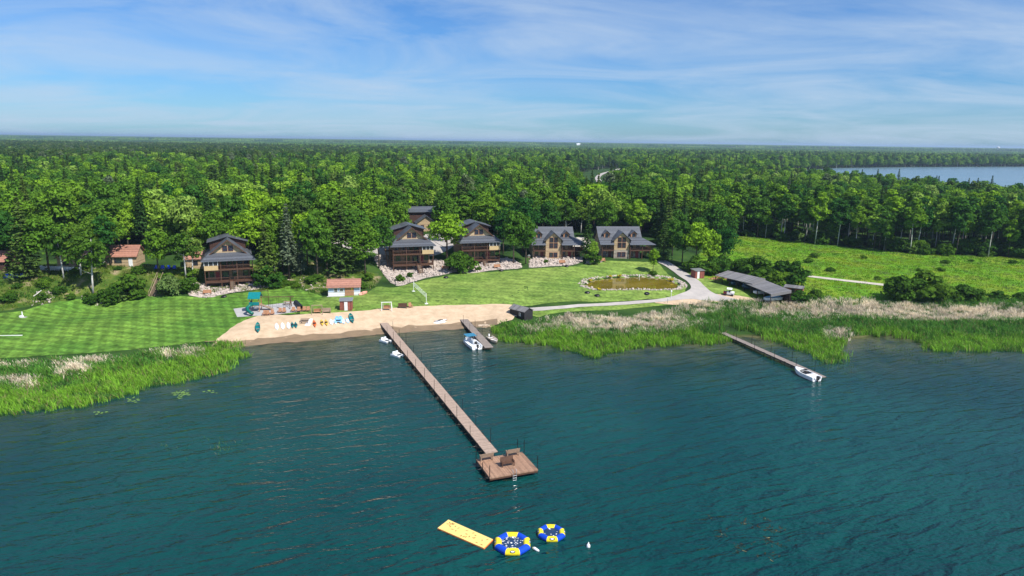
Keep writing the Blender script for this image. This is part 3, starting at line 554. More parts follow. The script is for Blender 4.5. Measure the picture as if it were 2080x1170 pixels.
def dormer_lodge(label, loc, yaw, lower='tan_wall'):
    t = thing('lodge', label, 'lodge', loc, yaw)
    MB().prismx([(0, 2.75), (9, 2.75), (9, 5.2), (4.5, 8.9), (0, 5.2)], -6.2, 6.2).build('wall', 'tan_wall', t)
    bx('lower_wall', lower, t, -6.2, 6.2, .02, 9, -1, 2.75)
    r = MB(); r.slab([(-6.8, -.5, 4.98), (6.8, -.5, 4.98), (6.8, 4.5, 9.2), (-6.8, 4.5, 9.2)], .2); r.slab([(-6.8, 9.5, 4.98), (6.8, 9.5, 4.98), (6.8, 4.5, 9.2), (-6.8, 4.5, 9.2)], .2)
    rf = r.build('roof', 'slate_roof', t)
    for x in (-4.2, 4.2):
        w = MB(); w.prism([(x-.85, 5.8), (x+.85, 5.8), (x+.85, 7.4), (x, 8.15), (x-.85, 7.4)], 1.0, 3.6); dw = w.build('dormer', 'cedar_wood', rf)
        d = MB()
        for s in (-1, 1): d.slab([(x, .5, 8.42), (x, 4.1, 8.42), (x+s*1.3, 4.1, 7.28), (x+s*1.3, .5, 7.28)], .14)
        d.build('dormer_roof', 'slate_roof', rf); f = MB(); f.box(x-.42, x+.42, .93, 1.0, 6.25, 7.4); f.build('dormer_window', 'window_glass', rf)
    b = MB(); b.prism([(-2.4, 2.75), (2.3, 2.75), (2.3, 5.9), (-.05, 8.0), (-2.4, 5.9)], -1.7, 3.0); bay = b.build('bay', 'tan_wall', t)
    bx('bay_base', lower, bay, -2.4, 2.3, -1.69, .5, -1, 2.75)
    g = MB()
    for s in (-1, 1): g.slab([(-.05, -2.3, 8.35), (-.05, 4.0, 8.35), (-.05+s*3.0, 4.0, 5.66), (-.05+s*3.0, -2.3, 5.66)], .18)
    g.build('bay_roof', 'slate_roof', bay)
    for x in (-.72, .62):
        for z, h in ((.75, 1.3), (3.55, 1.35), (5.3, 1.25)): window(t, x, z, 1.0, h, -1.7)
    p = MB(); p.slab([(2.3, -2.7, 4.55), (10.3, -2.7, 4.55), (6.4, 1.0, 6.38), (2.3, 1.0, 6.38)], .15); p.slab([(10.3, -2.7, 4.55), (10.3, 6.5, 4.55), (6.4, 6.5, 6.38), (6.4, 1.0, 6.38)], .15)
    p.slab([(-6.8, -2.5, 4.55), (-2.5, -2.5, 4.55), (-2.5, .8, 6.2), (-6.8, .8, 6.2)], .15); p.build('porch_roof', 'slate_roof', t)
    for a in ((-6.2, -2.45, -2.1, 0), (2.35, 9.9, -2.3, 0), (6.22, 9.9, 0, 6)): bx('deck', 'brown_wood', t, a[0], a[1], a[2], a[3], 2.5, 2.74)
    railing(t, (-6.15, -2.0), (-2.5, -2.0), 2.74); railing(t, (2.4, -2.2), (9.8, -2.2), 2.74); railing(t, (9.8, -2.2), (9.8, 5.8), 2.74)
    for x, y in ((-6.1, -2), (2.5, -2.2), (6.2, -2.2), (9.8, -2.2), (9.8, 2), (9.8, 5.8)): bx('post', 'brown_wood', t, x-.1, x+.1, y-.1, y+.1, -.8, 4.6)
    for x in (-4.9, 3.4): window(t, x, .7, 1, 1.5, 0.02, 'maroon_frame')
    door(t, -3.3, .0, 1., 2.1, .02, 'maroon_frame'); door(t, 5.2, 0, 1.0, 2.1, .02, 'red_paint')
    for x in (-5.2, -3.6, 3.2, 5.4): window(t, x, 3.0, 1.1, 1.5, 0, 'maroon_frame')
    window(t, 2, 3.4, 1, 1.3, 6.2, axis='x'); window(t, 5, 3.4, 1, 1.3, 6.2, axis='x')
    stairs(t, 8.2, -.1, 2.5, 2.5, 3.2, 1., 'cedar_wood', d=(0, 1)); return t
def base_loc(px, py, z, yaw, off=1.7): return front_loc(px, py, z, yaw, off)
dormer_lodge('tan two-dormer lodge with rubble bed and birdhouse post before it', base_loc(1124, 527, 5.1, R_(6)), R_(6))
dormer_lodge('tan two-dormer lodge with grey stone lower storey beside the drive', base_loc(1262, 526, 5.2, R_(5)), R_(5), 'stone_wall')
# garage house behind
q = G(866, 470); t = thing('garage_house', 'tan house with grey clerestory roof in the trees behind the lodges', 'house', q, R_(14))
MB().prism([(-3.2, -1), (3.2, -1), (3.2, 3.2), (0, 5.4), (-3.2, 3.2)], 0, 6).build('wall', 'tan_wall', t); r = MB()
for s in (-1, 1): r.slab([(0, -.6, 5.75), (0, 6, 5.75), (s*3.9, 6, 3.0), (s*3.9, -.6, 3.0)], .18)
r.build('roof', 'slate_roof', t); bx('upper_wall', 'dark_siding', t, -5.5, 4.5, 5.5, 9, -1, 6.6)
MB().slab([(-6, 4.8, 6.6), (5, 4.8, 6.6), (5, 9.6, 8.2), (-6, 9.6, 8.2)], .2).build('upper_roof', 'slate_roof', t); window(t, 1.3, .8, 1.1, 1.6, 0); window(t, -1.4, .8, 1., 1.5, 0)
# gabled cabin with red roof
def cabin(label, px, py, yaw, w, dp, h, rise, ridge_x=True, roof='red_roof', wall='tan_wall'):
    q = G(px, py); t = thing('cabin', label, 'cabin', q, yaw)
    if ridge_x: MB().prismx([(0, -1), (dp, -1), (dp, h), (dp/2, h+rise), (0, h)], -w/2, w/2).build('wall', wall, t)
    else: MB().prism([(-w/2, -1), (w/2, -1), (w/2, h), (0, h+rise), (-w/2, h)], 0, dp).build('wall', wall, t)
    r = MB(); o = .45; k = rise/(dp/2 if ridge_x else w/2)
    for s in (-1, 1):
        if ridge_x: c = dp/2; r.slab([(-w/2-o, c, h+rise+.2), (w/2+o, c, h+rise+.2), (w/2+o, c+s*(c+o), h-k*o+.2), (-w/2-o, c+s*(c+o), h-k*o+.2)], .15)
        else: r.slab([(0, -o, h+rise+.2), (0, dp+o, h+rise+.2), (s*(w/2+o), dp+o, h-k*o+.2), (s*(w/2+o), -o, h-k*o+.2)], .15)
    r.build('roof', roof, t); return t
t = cabin('tan cabin with red roof and white door behind the birches', 246, 541, R_(8), 7.4, 6, 2.7, 2.2); door(t, 2.4, 0, .95, 2.05, 0, 'white_paint'); window(t, -.6, .95, 1.6, 1.1, 0, 'dark_wood'); window(t, -2.6, .95, 1.1, 1.1, 0, 'dark_wood')
t = cabin('tan gabled cabin with red roof behind the picket fence', 148, 545, R_(8), 7, 7, 2.8, 2.6, False); window(t, -1.5, .9, 1.2, 1.2, 0, 'dark_wood'); window(t, 1.5, .9, 1.2, 1.2, 0, 'dark_wood')
t = cabin('dark red cabin at the edge of the cabin wood', -24, 552, R_(4), 8, 6, 2.7, 2, True, 'red_roof', 'dark_siding'); window(t, 2, .9, 1.1, 1.1, 0, 'dark_wood')
t = cabin('small red-roofed outbuilding beside the garage of the playground lodge', 398, 545, R_(15), 5, 5, 2.6, 1.6); window(t, 0, .9, 1, 1, 0, 'dark_wood')
# picket fence
a, b = G(82, 549), G(165, 553); t = thing('picket_fence', 'pale blue picket fence before the gabled cabin', 'fence', a, math.atan2(b[1]-a[1], b[0]-a[0])); Lf = float(np.hypot(*(b-a)[:2])); zb = b[2]-a[2]
m = MB(); m.bar((0, 0, .35), (Lf, 0, .35+zb), .04); m.bar((0, 0, .95), (Lf, 0, .95+zb), .04); m.build('rail', 'sky_white', t); m = MB()
for i in range(int(Lf/.24)): m.box(i*.24, i*.24+.16, -.05, -.02, -.3+zb*i*.24/Lf, 1.25+zb*i*.24/Lf)
tag(m.build('picket', 'sky_white', t), None, None, kind='stuff')
# white boathouse
q = G(699, 601); yaw = R_(10); t = thing('boathouse', 'small white boathouse with red roof and brown door above the beach', 'boathouse', q, yaw)
bx('lower_wall', 'white_siding', t, -3.7, 3.7, 0, 4, -.6, 1.05); MB().prismx([(.01, 1.05), (3.99, 1.05), (3.99, 2.25), (2, 3.6), (.01, 2.25)], -3.69, 3.69).build('wall', 'blue_siding', t)
r = MB(); r.slab([(-4.05, -.45, 2.18), (4.05, -.45, 2.18), (4.05, 2, 3.85), (-4.05, 2, 3.85)], .12); r.slab([(-4.05, 4.45, 2.18), (4.05, 4.45, 2.18), (4.05, 2, 3.85), (-4.05, 2, 3.85)], .12); r.build('roof', 'red_roof', t)
d = bx('door', 'cedar_wood', t, .2, 2.35, -.06, 0, 0, 2.05); bx('trim', 'weathered_wood', d, .2, 2.35, -.1, -.06, .95, 1.05); bx('sign', 'vinyl_yellow', t, 1.75, 2.0, -.12, -.06, 1.5, 1.95)
window(t, -1.9, 1.05, .75, .8, 0, 'white_paint'); window(t, -.55, 1.15, .8, .6, 0, 'white_paint'); bx('slab', 'pea_gravel', t, -4, 4, -.7, 0, -.5, .05)
# black shed
a, b = at(1035.5, 641, .75), at(1065, 649, .75); yaw = math.atan2(b[1]-a[1], b[0]-a[0]); zb = h1(*b[:2])
t = thing('shed', 'black timber shed with grey roof at the beach end beside the reeds', 'shed', (a[0], a[1], zb), yaw); Ls = float(np.hypot(*(b-a)[:2]))
MB().prismx([(0, -.6), (2.7, -.6), (2.7, 2.1), (1.35, 2.75), (0, 2.1)], 0, Ls).build('wall', 'black_siding', t); r = MB()
for s in (-1, 1): r.slab([(-.2, 1.35, 2.92), (Ls+.2, 1.35, 2.92), (Ls+.2, 1.35+s*1.6, 2.12), (-.2, 1.35+s*1.6, 2.12)], .09)
r.build('roof', 'shelter_metal', t); window(t, 3.3, 1.0, .35, .6, 0, 'white_paint'); bx('panel', 'galvanised', t, .3, 2.2, -.06, 0, .15, .8)
# small sheds
def small_shed(label, px, py, yaw, w, dp, h, wall, roofm, dm, dx=0.):
    q = G(px, py); t = thing('shed', label, 'shed', q, yaw); bx('wall', wall, t, -w/2, w/2, 0, dp, -.3, h); MB().slab([(-w/2-.15, -.2, h+.12), (w/2+.15, -.2, h+.12), (w/2+.15, dp+.2, h+.35), (-w/2-.15, dp+.2, h+.35)], .12).build('roof', roofm, t)
    bx('door', dm, t, dx-.35, dx+.35, -.06, 0, .05, h-.15); return t
small_shed('small red changing hut with white door on the beach edge', 703, 631, R_(8), 2.7, 2, 2.2, 'red_siding', 'galvanised', 'white_paint')
small_shed('small red hut with white door beside the wood pile', 1421, 566, R_(20), 2.9, 2.2, 2.2, 'red_siding', 'galvanised', 'white_paint', -.5)
small_shed('low red hut behind the boat shelter end', 1610, 600, R_(-30), 4.5, 2.5, 1.9, 'red_siding', 'shelter_metal', 'dark_wood')
# boat shelter
def shelter(label, p0, p1, w, z):
    a, b = at(*p0, z), at(*p1, z-.35); yaw = math.atan2(b[1]-a[1], b[0]-a[0]); g = h1(*((a+b)/2)[:2]); t = thing('boat_shelter', label, 'shelter', (a[0], a[1], g), yaw); Lr = float(np.hypot(*(b-a)[:2])); z0 = z-g
    MB().slab([(0, 0, z0), (Lr, 0, z0-.3), (Lr, w, z0+.5), (0, w, z0+.8)], .12).build('roof', 'shelter_metal', t)
    MB().hull8([(Lr-.02, 0, z0-1.0), (Lr+.05, 0, z0-1.0), (Lr+.05, w, z0-.2), (Lr-.02, w, z0-.2)], [(Lr-.02, 0, z0-.31), (Lr+.05, 0, z0-.31), (Lr+.05, w, z0+.49), (Lr-.02, w, z0+.49)]).build('end_fascia', 'shelter_metal', t)
    for i in range(6):
        for y in (.2, w-.2): bx('post', 'dark_wood', t, Lr*i/5*.98, Lr*i/5*.98+.15, y-.08, y+.08, -.6, z0-.2+(.6 if y > 1 else -.3))
    MB().slab([(0, w-.1, z0+.6), (Lr, w-.1, z0+.3), (Lr, w-.05, z0+.3), (0, w-.05, z0+.6)], z0+.6).build('back_wall', 'dark_siding', t); return t, a, yaw, Lr, g
sh1 = shelter('long open boat shelter with grey metal roof by the wood pile', (1452, 559), (1528, 577), 5.5, 4.9)
sh2 = shelter('lower open boat shelter with grey end fascia beside the reeds', (1500, 570), (1566, 598), 5.5, 4.4)

# ------------------------------------------------------------------ boats
def hull_mesh(Lh, W, H, bow=.35, floor=None, flat=.85, n=12, transom=.85):
    """open hull lofted along x (bow at +x); returns MB"""
    m = MB(); S = []
    for i in range(n+1):
        u = i/n; x = -Lh/2+Lh*u; k = 1-max(0, (u-(1-bow))/bow)**2.2; k *= transom+(1-transom)*min(1, u*4); k = max(k, .02); w = W/2*k; sh = H*(1+.25*max(0, u-.5)); ke = H*.55*max(0, (u-.72)/.28)**2
        fl = floor if floor is not None else H*.25
        fl = max(fl, ke+.06); S.append([(x, -w, sh), (x, -w*flat, ke+.25*H*(1-ke/H)), (x, -w*.35, ke), (x, w*.35, ke), (x, w*flat, ke+.25*H*(1-ke/H)), (x, w, sh), (x, w*.84, sh), (x, w*.7, fl), (x, -w*.7, fl), (x, -w*.84, sh)])
    vs = [p for s in S for p in s]; k = 10; fs = []
    for i in range(n):
        for j in range(k): fs.append((i*k+j, i*k+(j+1) % k, (i+1)*k+(j+1) % k, (i+1)*k+j))
    fs += [(0, 1, 8, 9), (1, 2, 3, 4), (1, 4, 7, 8), (4, 5, 6, 7), tuple(n*k+j for j in range(k))]
    return m.add(vs, fs)
def kayak_mesh(Lh, W, H, n=14, pw=1.6):
    m = MB(); S = []
    for i in range(n+1):
        u = i/n*2-1; k = max(.03, (1-abs(u)**pw)); w = W/2*k; r = .12*H*abs(u)**2
        S.append([(u*Lh/2, w*math.cos(a), r+H*(.5+.5*math.sin(a))*(1 if math.sin(a) > 0 else 1)) for a in [j*math.pi/4 for j in range(8)]])
    vs = [p for s in S for p in s]; fs = [(i*8+j, i*8+(j+1) % 8, (i+1)*8+(j+1) % 8, (i+1)*8+j) for i in range(n) for j in range(8)]+[tuple(range(8)), tuple(n*8+j for j in range(8))]
    return m.add(vs, fs)
def beach_thing(name, label, cat, px, py, ang, build, group=None, tilt=0.):
    q = G(px, py); q[2] += .03; nx = (h1(q[0], q[1]+1)-h1(q[0], q[1]-1))/2; t = thing(name, label, cat, q, 0, group)
    t.rotation_euler = (math.atan(nx), 0, 0); t.rotation_euler.rotate_axis('Z', ang); build(t); return t
def canoe(t, m='teal_plastic'):
    h = hull_mesh(4.6, .95, .42, bow=.45, transom=.1, floor=.1).build('hull', m, t, True)
    for x in (-1.1, .9): bx('thwart', 'weathered_wood', t, x-.1, x+.1, -.36, .36, .33, .37)
def kayak(t, m, Lk=3.2):
    kayak_mesh(Lk, .78, .34).build('hull', m, t, True); mb = MB(); mb.tube([(.55*math.cos(a)-.1, .24*math.sin(a), .345) for a in np.linspace(0, 6.28, 15)[:-1]], .035, 5, True); mb.build('coaming', 'black_plastic', t); bx('seat', 'black_plastic', t, -.45, .1, -.2, .2, .33, .36)
def board(t, m, Lk=3.3):
    kayak_mesh(Lk, .85, .16, pw=2.6).build('deck', m, t, True); bx('pad', 'sky_white', t, -1.0, .5, -.25, .25, .15, .172)
def pedal(t, m):
    for y in (-.5, .5): MB().hull8([(-1.15, y-.2, 0), (1.15, y-.2, .08), (1.15, y+.2, .08), (-1.15, y+.2, 0)], [(-1.2, y-.24, .38), (1.3, y-.2, .38), (1.3, y+.2, .38), (-1.2, y+.24, .38)]).build('pontoon', m, t)
    MB().box(-1.1, 1.0, -.75, .75, .38, .46).build('deck', m, t); bx('footwell', 'black_plastic', t, .1, .8, -.5, .5, .46, .475)
    for y in (-.36, .36): bx('seat', m, t, -.55, -.05, y-.28, y+.28, .46, .62); bx('backrest', m, t, -.7, -.55, y-.28, y+.28, .46, .95)
deg = R_
beach_thing('canoe', 'teal canoe lying apart on the sand near the reed tip', 'canoe', 524, 667, deg(110), lambda t: canoe(t))
beach_thing('canoe', 'teal canoe at the end of the row beside the main dock', 'canoe', 714, 648, deg(110), lambda t: canoe(t))
for i, px in enumerate((562, 574, 586)): beach_thing('paddle_board', 'white paddle board lying on the sand beside the small teal kayaks', 'paddle board', px, 664-i, deg(110), lambda t: board(t, 'white_gel'), 'white boards on the beach')
for px in (594, 601): beach_thing('kayak', 'small teal kayak beside the white paddle boards', 'kayak', px, 662, deg(110), lambda t: kayak(t, 'teal_plastic', 2.8), 'teal kayaks on the beach')
beach_thing('kayak', 'orange kayak on the sand beside the yellow pedal craft', 'kayak', 639, 659, deg(110), lambda t: kayak(t, 'orange_plastic', 3.4))
for px in (654, 663): beach_thing('kayak', 'yellow sit-on kayak beside the orange one', 'kayak', px, 657, deg(110), lambda t: kayak(t, 'yellow_plastic', 3.0), 'yellow kayaks on the beach')
for px, py in ((673, 655), (681, 654)): beach_thing('paddle_board', 'white paddle board between yellow kayaks and blue pedal boat', 'paddle board', px, py, deg(110), lambda t: board(t, 'white_gel', 2.9), 'white boards beside the pedal boat')
beach_thing('pedal_boat', 'light blue pedal boat with dark footwell on the sand', 'pedal boat', 688, 653, deg(-80), lambda t: pedal(t, 'sky_plastic'))
for px, py in ((697, 653), (706, 652)): beach_thing('paddle_board', 'light blue board beside the teal canoe', 'paddle board', px, py, deg(110), lambda t: board(t, 'sky_plastic', 2.7), 'light blue boards on the beach')
beach_thing('paddle_board', 'pale board lying at the water edge between the two docks', 'paddle board', 893, 656, deg(15), lambda t: board(t, 'white_gel', 3.0))
beach_thing('kayak', 'grey kayak beside the pale board at the water edge', 'kayak', 895, 653, deg(20), lambda t: kayak(t, 'galvanised', 3.0))
def picnic(t):
    bx('table_top', 'weathered_wood', t, -.9, .9, -.4, .4, .7, .76)
    for y in (-.7, .7): bx('bench', 'weathered_wood', t, -.9, .9, y-.13, y+.13, .42, .47)
    for x in (-.6, .6):
        m = MB(); m.bar((x, -.75, 0), (x, .25, .7), .05); m.bar((x, .75, 0), (x, -.25, .7), .05); m.bar((x, -.75, .4), (x, .75, .4), .04); m.build('leg', 'weathered_wood', t)
mt = beach_thing('ground_mat', 'white mat spread on the sand under the picnic table', 'mat', 620, 655, deg(5), lambda t: bx('cloth', 'sky_white', t, -1.3, 1.3, -1.6, 1.6, 0, .03))
pt = beach_thing('picnic_table', 'dark picnic table on a white mat among the kayaks', 'picnic table', 620, 655, deg(5), picnic); pt.location.z += .035
def adirondack(t, m):
    MB().hull8([(-.3, -.32, .36), (.3, -.32, .36), (.3, .25, .24), (-.3, .25, .24)], [(-.3, -.32, .4), (.3, -.32, .4), (.3, .25, .28), (-.3, .25, .28)]).build('seat', m, t)
    MB().hull8([(-.3, .2, .25), (.3, .2, .25), (.3, .25, .25), (-.3, .25, .25)], [(-.36, .48, 1.05), (.36, .48, 1.05), (.36, .53, 1.05), (-.36, .53, 1.05)]).build('backrest', m, t)
    for s in (-1, 1):
        bx('armrest', m, t, s*.42-.08, s*.42+.08, -.4, .35, .55, .59); bx('leg', m, t, s*.42-.03, s*.42+.03, -.34, -.26, 0, .55); bx('leg', m, t, s*.42-.03, s*.42+.03, .2, .28, 0, .55)
for px, py in ((538, 641), (544, 641), (553, 640), (569, 636), (577, 636), (596, 634), (607, 634), (618, 633), (626, 633)):
    beach_thing('garden_chair', 'cedar slatted garden chair facing the lake at the playground edge', 'chair', px, py, deg(8), lambda t: adirondack(t, 'cedar_wood'), 'chairs along the beach edge')
beach_thing('garden_chair', 'cedar garden chair beside the lone bench at the top of the beach', 'chair', 834, 625, deg(30), lambda t: adirondack(t, 'cedar_wood'))
def bench(t, m='weathered_wood', w=1.7):
    bx('seat', m, t, -w/2, w/2, -.28, .25, .42, .48); MB().hull8([(-w/2, .25, .48), (w/2, .25, .48), (w/2, .3, .48), (-w/2, .3, .48)], [(-w/2, .4, 1.05), (w/2, .4, 1.05), (w/2, .45, 1.05), (-w/2, .45, 1.05)]).build('backrest', m, t)
    for s in (-1, 1):
        bx('leg', m, t, s*(w/2-.08)-.05, s*(w/2-.08)+.05, -.28, -.18, 0, .66); bx('leg', m, t, s*(w/2-.08)-.05, s*(w/2-.08)+.05, .2, .3, 0, .45); bx('armrest', m, t, s*(w/2-.08)-.06, s*(w/2-.08)+.06, -.32, .3, .66, .71)
def swing_bench(t, m, fm):
    bench_ = [bx('seat', m, t, -.8, .8, -.25, .25, .45, .5), bx('backrest', m, t, -.8, .8, .25, .31, .5, 1.05)]
    f = MB()
    for s in (-1, 1): f.bar((s*1.15, -.8, 0), (s*1.05, 0, 1.95), .07); f.bar((s*1.15, .8, 0), (s*1.05, 0, 1.95), .07); f.bar((s*.75, 0, .5), (s*.75, 0, 1.9), .02)
    f.bar((-1.2, 0, 1.95), (1.2, 0, 1.95), .08); f.build('frame', fm, t)
beach_thing('garden_swing', 'cedar garden swing in a wooden frame at the playground end', 'swing', 645, 637, deg(8), lambda t: swing_bench(t, 'cedar_wood', 'weathered_wood'))
beach_thing('garden_bench', 'pale wooden bench beside the cedar swing', 'bench', 664, 636, deg(8), lambda t: bench(t))
beach_thing('garden_swing', 'garden swing in a white frame above the main dock', 'swing', 786, 630, deg(5), lambda t: swing_bench(t, 'cedar_wood', 'white_paint'))
beach_thing('garden_bench', 'dark brown bench on the lawn edge between swing and chair', 'bench', 818, 626, deg(3), lambda t: bench(t, 'brown_wood', 2.0))
for px, py, lb in ((905, 548, 'low wooden seat on the rubble beside the middle lodge'), (421, 598, 'low wooden seat on the rubble of the playground lodge'), (1142, 536, 'low wooden seat on the rubble before the two-dormer lodge'), (1223, 532, 'wooden seat beside the stone-walled lodge'), (1010, 545, 'low wooden seat on the rubble by the round bush')):
    beach_thing('garden_bench', lb, 'bench', px, py, deg(10), lambda t: bench(t, 'cedar_wood', 1.9))
for i, (px, py, lb) in enumerate([(455, 604, 'squat fire ring on the lawn below the playground lodge'), (906, 565, 'squat fire ring below the rubble slope of the middle lodge'), (1018, 551, 'squat fire ring below the round bush lodge'), (1151, 542, 'squat fire ring below the birdhouse lodge'), (1193, 596, 'dark fire ring at the birdhouse end of the pond front'), (1213, 602, 'fire ring on a sandy spot before the pond'), (1314, 598, 'dark fire ring before the pond near the drive')]):
    def fire(t):
        m = MB(); m.tube([(.5*math.cos(a), .5*math.sin(a), .22) for a in np.linspace(0, 6.28, 13)[:-1]], .2, 5, True); m.build('ring', 'dark_metal', t); m = MB()
        m.tube([(0, 0, 0), (0, 0, .12)], .42, 10); m.build('ash', 'pea_gravel', t)
    beach_thing('fire_ring', lb, 'fire ring', px, py, 0, fire)
# volleyball net
a, b = G(840, 592), G(866, 617); t = thing('volleyball_net', 'white volleyball net on two posts on the lawn', 'volleyball net', a, math.atan2(b[1]-a[1], b[0]-a[0])); Ln = float(np.hypot(*(b-a)[:2])); zb = b[2]-a[2]
for x, z in ((0, 0), (Ln, zb)): m = MB(); m.bar((x, 0, z), (x, 0, z+2.5), .06, 6); m.build('post', 'white_paint', t); bx('foot', 'white_paint', t, x-.35, x+.35, -.35, .35, z-.1, z+.12)
m = MB()
for i in range(31): x = Ln*i/30; m.bar((x, 0, 1.5+zb*i/30), (x, 0, 2.45+zb*i/30), .008, 3)
for j in range(8): m.bar((0, 0, 1.5+j*.135), (Ln, 0, 1.5+j*.135+zb), .02 if j in (0, 7) else .008, 3)
m.build('net', 'sky_white', t)
# playset
def P_(px, py): return G(px, py)
q = P_(520, 632); t = thing('playset', 'wooden play tower with teal roof, slides and swing beam on gravel', 'playset', q, deg(6))
for x in (-1, 1):
    for y in (-1, 1): bx('post', 'cedar_wood', t, x-.07, x+.07, y-.07, y+.07, 0, 3.3)
bx('platform', 'cedar_wood', t, -1.1, 1.1, -1.1, 1.1, 1.45, 1.55); bx('side_panel', 'teal_plastic', t, -1.08, 1.08, -1.13, -1.08, 1.55, 2.3); bx('side_panel', 'teal_plastic', t, -1.13, -1.08, -1.08, 1.08, 1.55, 2.3)
m = MB()
for s in (-1, 1): m.slab([(-1.3, 0, 4.35), (1.3, 0, 4.35), (1.3, s*1.35, 3.15), (-1.3, s*1.35, 3.15)], .08)
m.build('roof', 'teal_plastic', t)
m = MB(); m.tube([(-.5, -1.1, 1.75), (-.9, -1.6, 1.6), (-1.3, -2.1, 1.25), (-1.0, -2.8, .85), (-.4, -3.2, .5), (.2, -3.6, .35)], .36, 10); m.build('tube_slide', 'green_plastic', t, True)
m = MB(); m.slab([(1.1, -.4, 1.5), (1.1, .4, 1.5), (3.9, .4, .25), (3.9, -.4, .25)], .06); m.bar((1.1, -.42, 1.6), (3.9, -.42, .35), .07); m.bar((1.1, .42, 1.6), (3.9, .42, .35), .07); m.build('ramp', 'weathered_wood', t)
m = MB(); m.bar((1.0, .9, 3.0), (8.2, .9, 3.0), .09)
for s in (-1, 1): m.bar((7.4, .9, 3.0), (7.4, .9+s*1.2, 0), .08)
m.build('swing_beam', 'brown_wood', t)
for x in (3.2, 4.6, 6.0): m = MB(); m.bar((x-.22, .9, 3), (x-.22, .9, .55), .018); m.bar((x+.22, .9, 3), (x+.22, .9, .55), .018); m.box(x-.26, x+.26, .75, 1.05, .5, .56); m.build('swing', 'black_plastic', t)
m = MB(); m.bar((1.05, 1.0, 1.5), (1.05, 1.0, 4.6), .06); m.bar((2.6, 1.0, 1.5), (2.6, 1.0, 4.6), .06); m.bar((1.0, 1, 4.5), (2.7, 1, 4.5), .06); m.bar((2.6, 1, 0), (2.6, 1, 1.6), .06); m.build('climbing_frame', 'brown_wood', t)
a, b = G(601, 617), G(613, 632); t = thing('culvert_pipe', 'black corrugated pipe lying on the playground gravel', 'pipe', (a+b)/2, math.atan2(b[1]-a[1], b[0]-a[0])); Lp = float(np.hypot(*(b-a)[:2]))/2
m = MB(); n = 34; pts = [(-Lp+2*Lp*i/n, 0, .55) for i in range(n+1)]; rs = [.5+.045*(i % 2) for i in range(n+1)]
m.tube(pts, rs, 14); m.f = [f for f in m.f if len(f) == 4]; m.tube(pts, [r_-.04 for r_ in rs], 14); m.f = [f for f in m.f if len(f) == 4]; m.build('pipe_wall', 'black_plastic', t)
beach_thing('picnic_table', 'cedar picnic table on the gravel under the swing beam', 'picnic table', 585, 619, deg(8), picnic)
beach_thing('rowing_boat', 'overturned pink rowing boat leaning by the boathouse', 'rowing boat', 739, 598, deg(70), lambda t: (hull_mesh(2.8, 1.2, .5).build('hull', 'pink_gel', t), bx('thwart', 'weathered_wood', t, -.2, .1, -.5, .5, .36, .41)))
# posts / small lawn things
def post_thing(name, label, cat, px, py, parts):
    q = G(px, py); t = thing(name, label, cat, q); parts(t); return t
def lamp(t):
    MB().tube([(0, 0, 0), (0, 0, 1.6)], .06, 6).build('post', 'white_paint', t); MB().tube([(0, 0, 1.6), (0, 0, 1.65), (0, 0, 1.95), (0, 0, 2.05)], [.08, .2, .18, .05], 8).build('lantern', 'sky_white', t)
post_thing('lamp_post', 'short white lamp post on the lawn between pond and drive', 'lamp', 1363, 606, lamp)
post_thing('marker_post', 'grey marker post beside the drive and the reeds', 'post', 1356, 617, lambda t: (MB().tube([(0, 0, 0), (0, 0, 1.3)], .06, 6).build('shaft', 'galvanised', t), MB().box(-.09, .09, -.09, .09, 1.3, 1.5).build('cap', 'sky_white', t)))
post_thing('birdhouse', 'grey birdhouse on a pole beside the rubble bed', 'birdhouse', 1074, 541, lambda t: (MB().tube([(0, 0, 0), (0, 0, 2.6)], .05, 6).build('pole', 'weathered_wood', t), bx('box', 'weathered_wood', t, -.35, .35, -.3, .3, 2.6, 3.1), MB().prism([(-.45, 3.1), (.45, 3.1), (0, 3.5)], -.4, .4).build('roof', 'galvanised', t)))
post_thing('water_pump', 'white hand pump on a slab on the striped lawn', 'pump', 46, 645, lambda t: (bx('slab', 'pea_gravel', t, -.7, .7, -.5, .5, -.1, .08), MB().tube([(0, 0, 0), (0, 0, 1.3)], .12, 8).build('body', 'white_paint', t), bx('basin', 'white_paint', t, -.55, .1, -.3, .3, .08, .45)))
post_thing('foot_bridge', 'white plank edging on the striped lawn', 'edging', 12, 684, lambda t: MB().hull8([(-5, -.15, -.1), (2.6, .75, -.1), (2.6, .95, -.1), (-5, .05, -.1)], [(-5, -.15, .15), (2.6, .75, .15), (2.6, .95, .15), (-5, .05, .15)]).build('plank', 'white_paint', t))
post_thing('fountain_nozzle', 'white stone heron figure on the pond rim', 'ornament', 1298, 563, lambda t: MB().tube([(0, 0, 0), (0, 0, .5), (.1, 0, .9), (.05, 0, 1.3), (.3, 0, 1.35)], [.05, .16, .12, .06, .02], 7).build('figure', 'white_paint', t, True))
q = at(1255, 577, PONDZ)
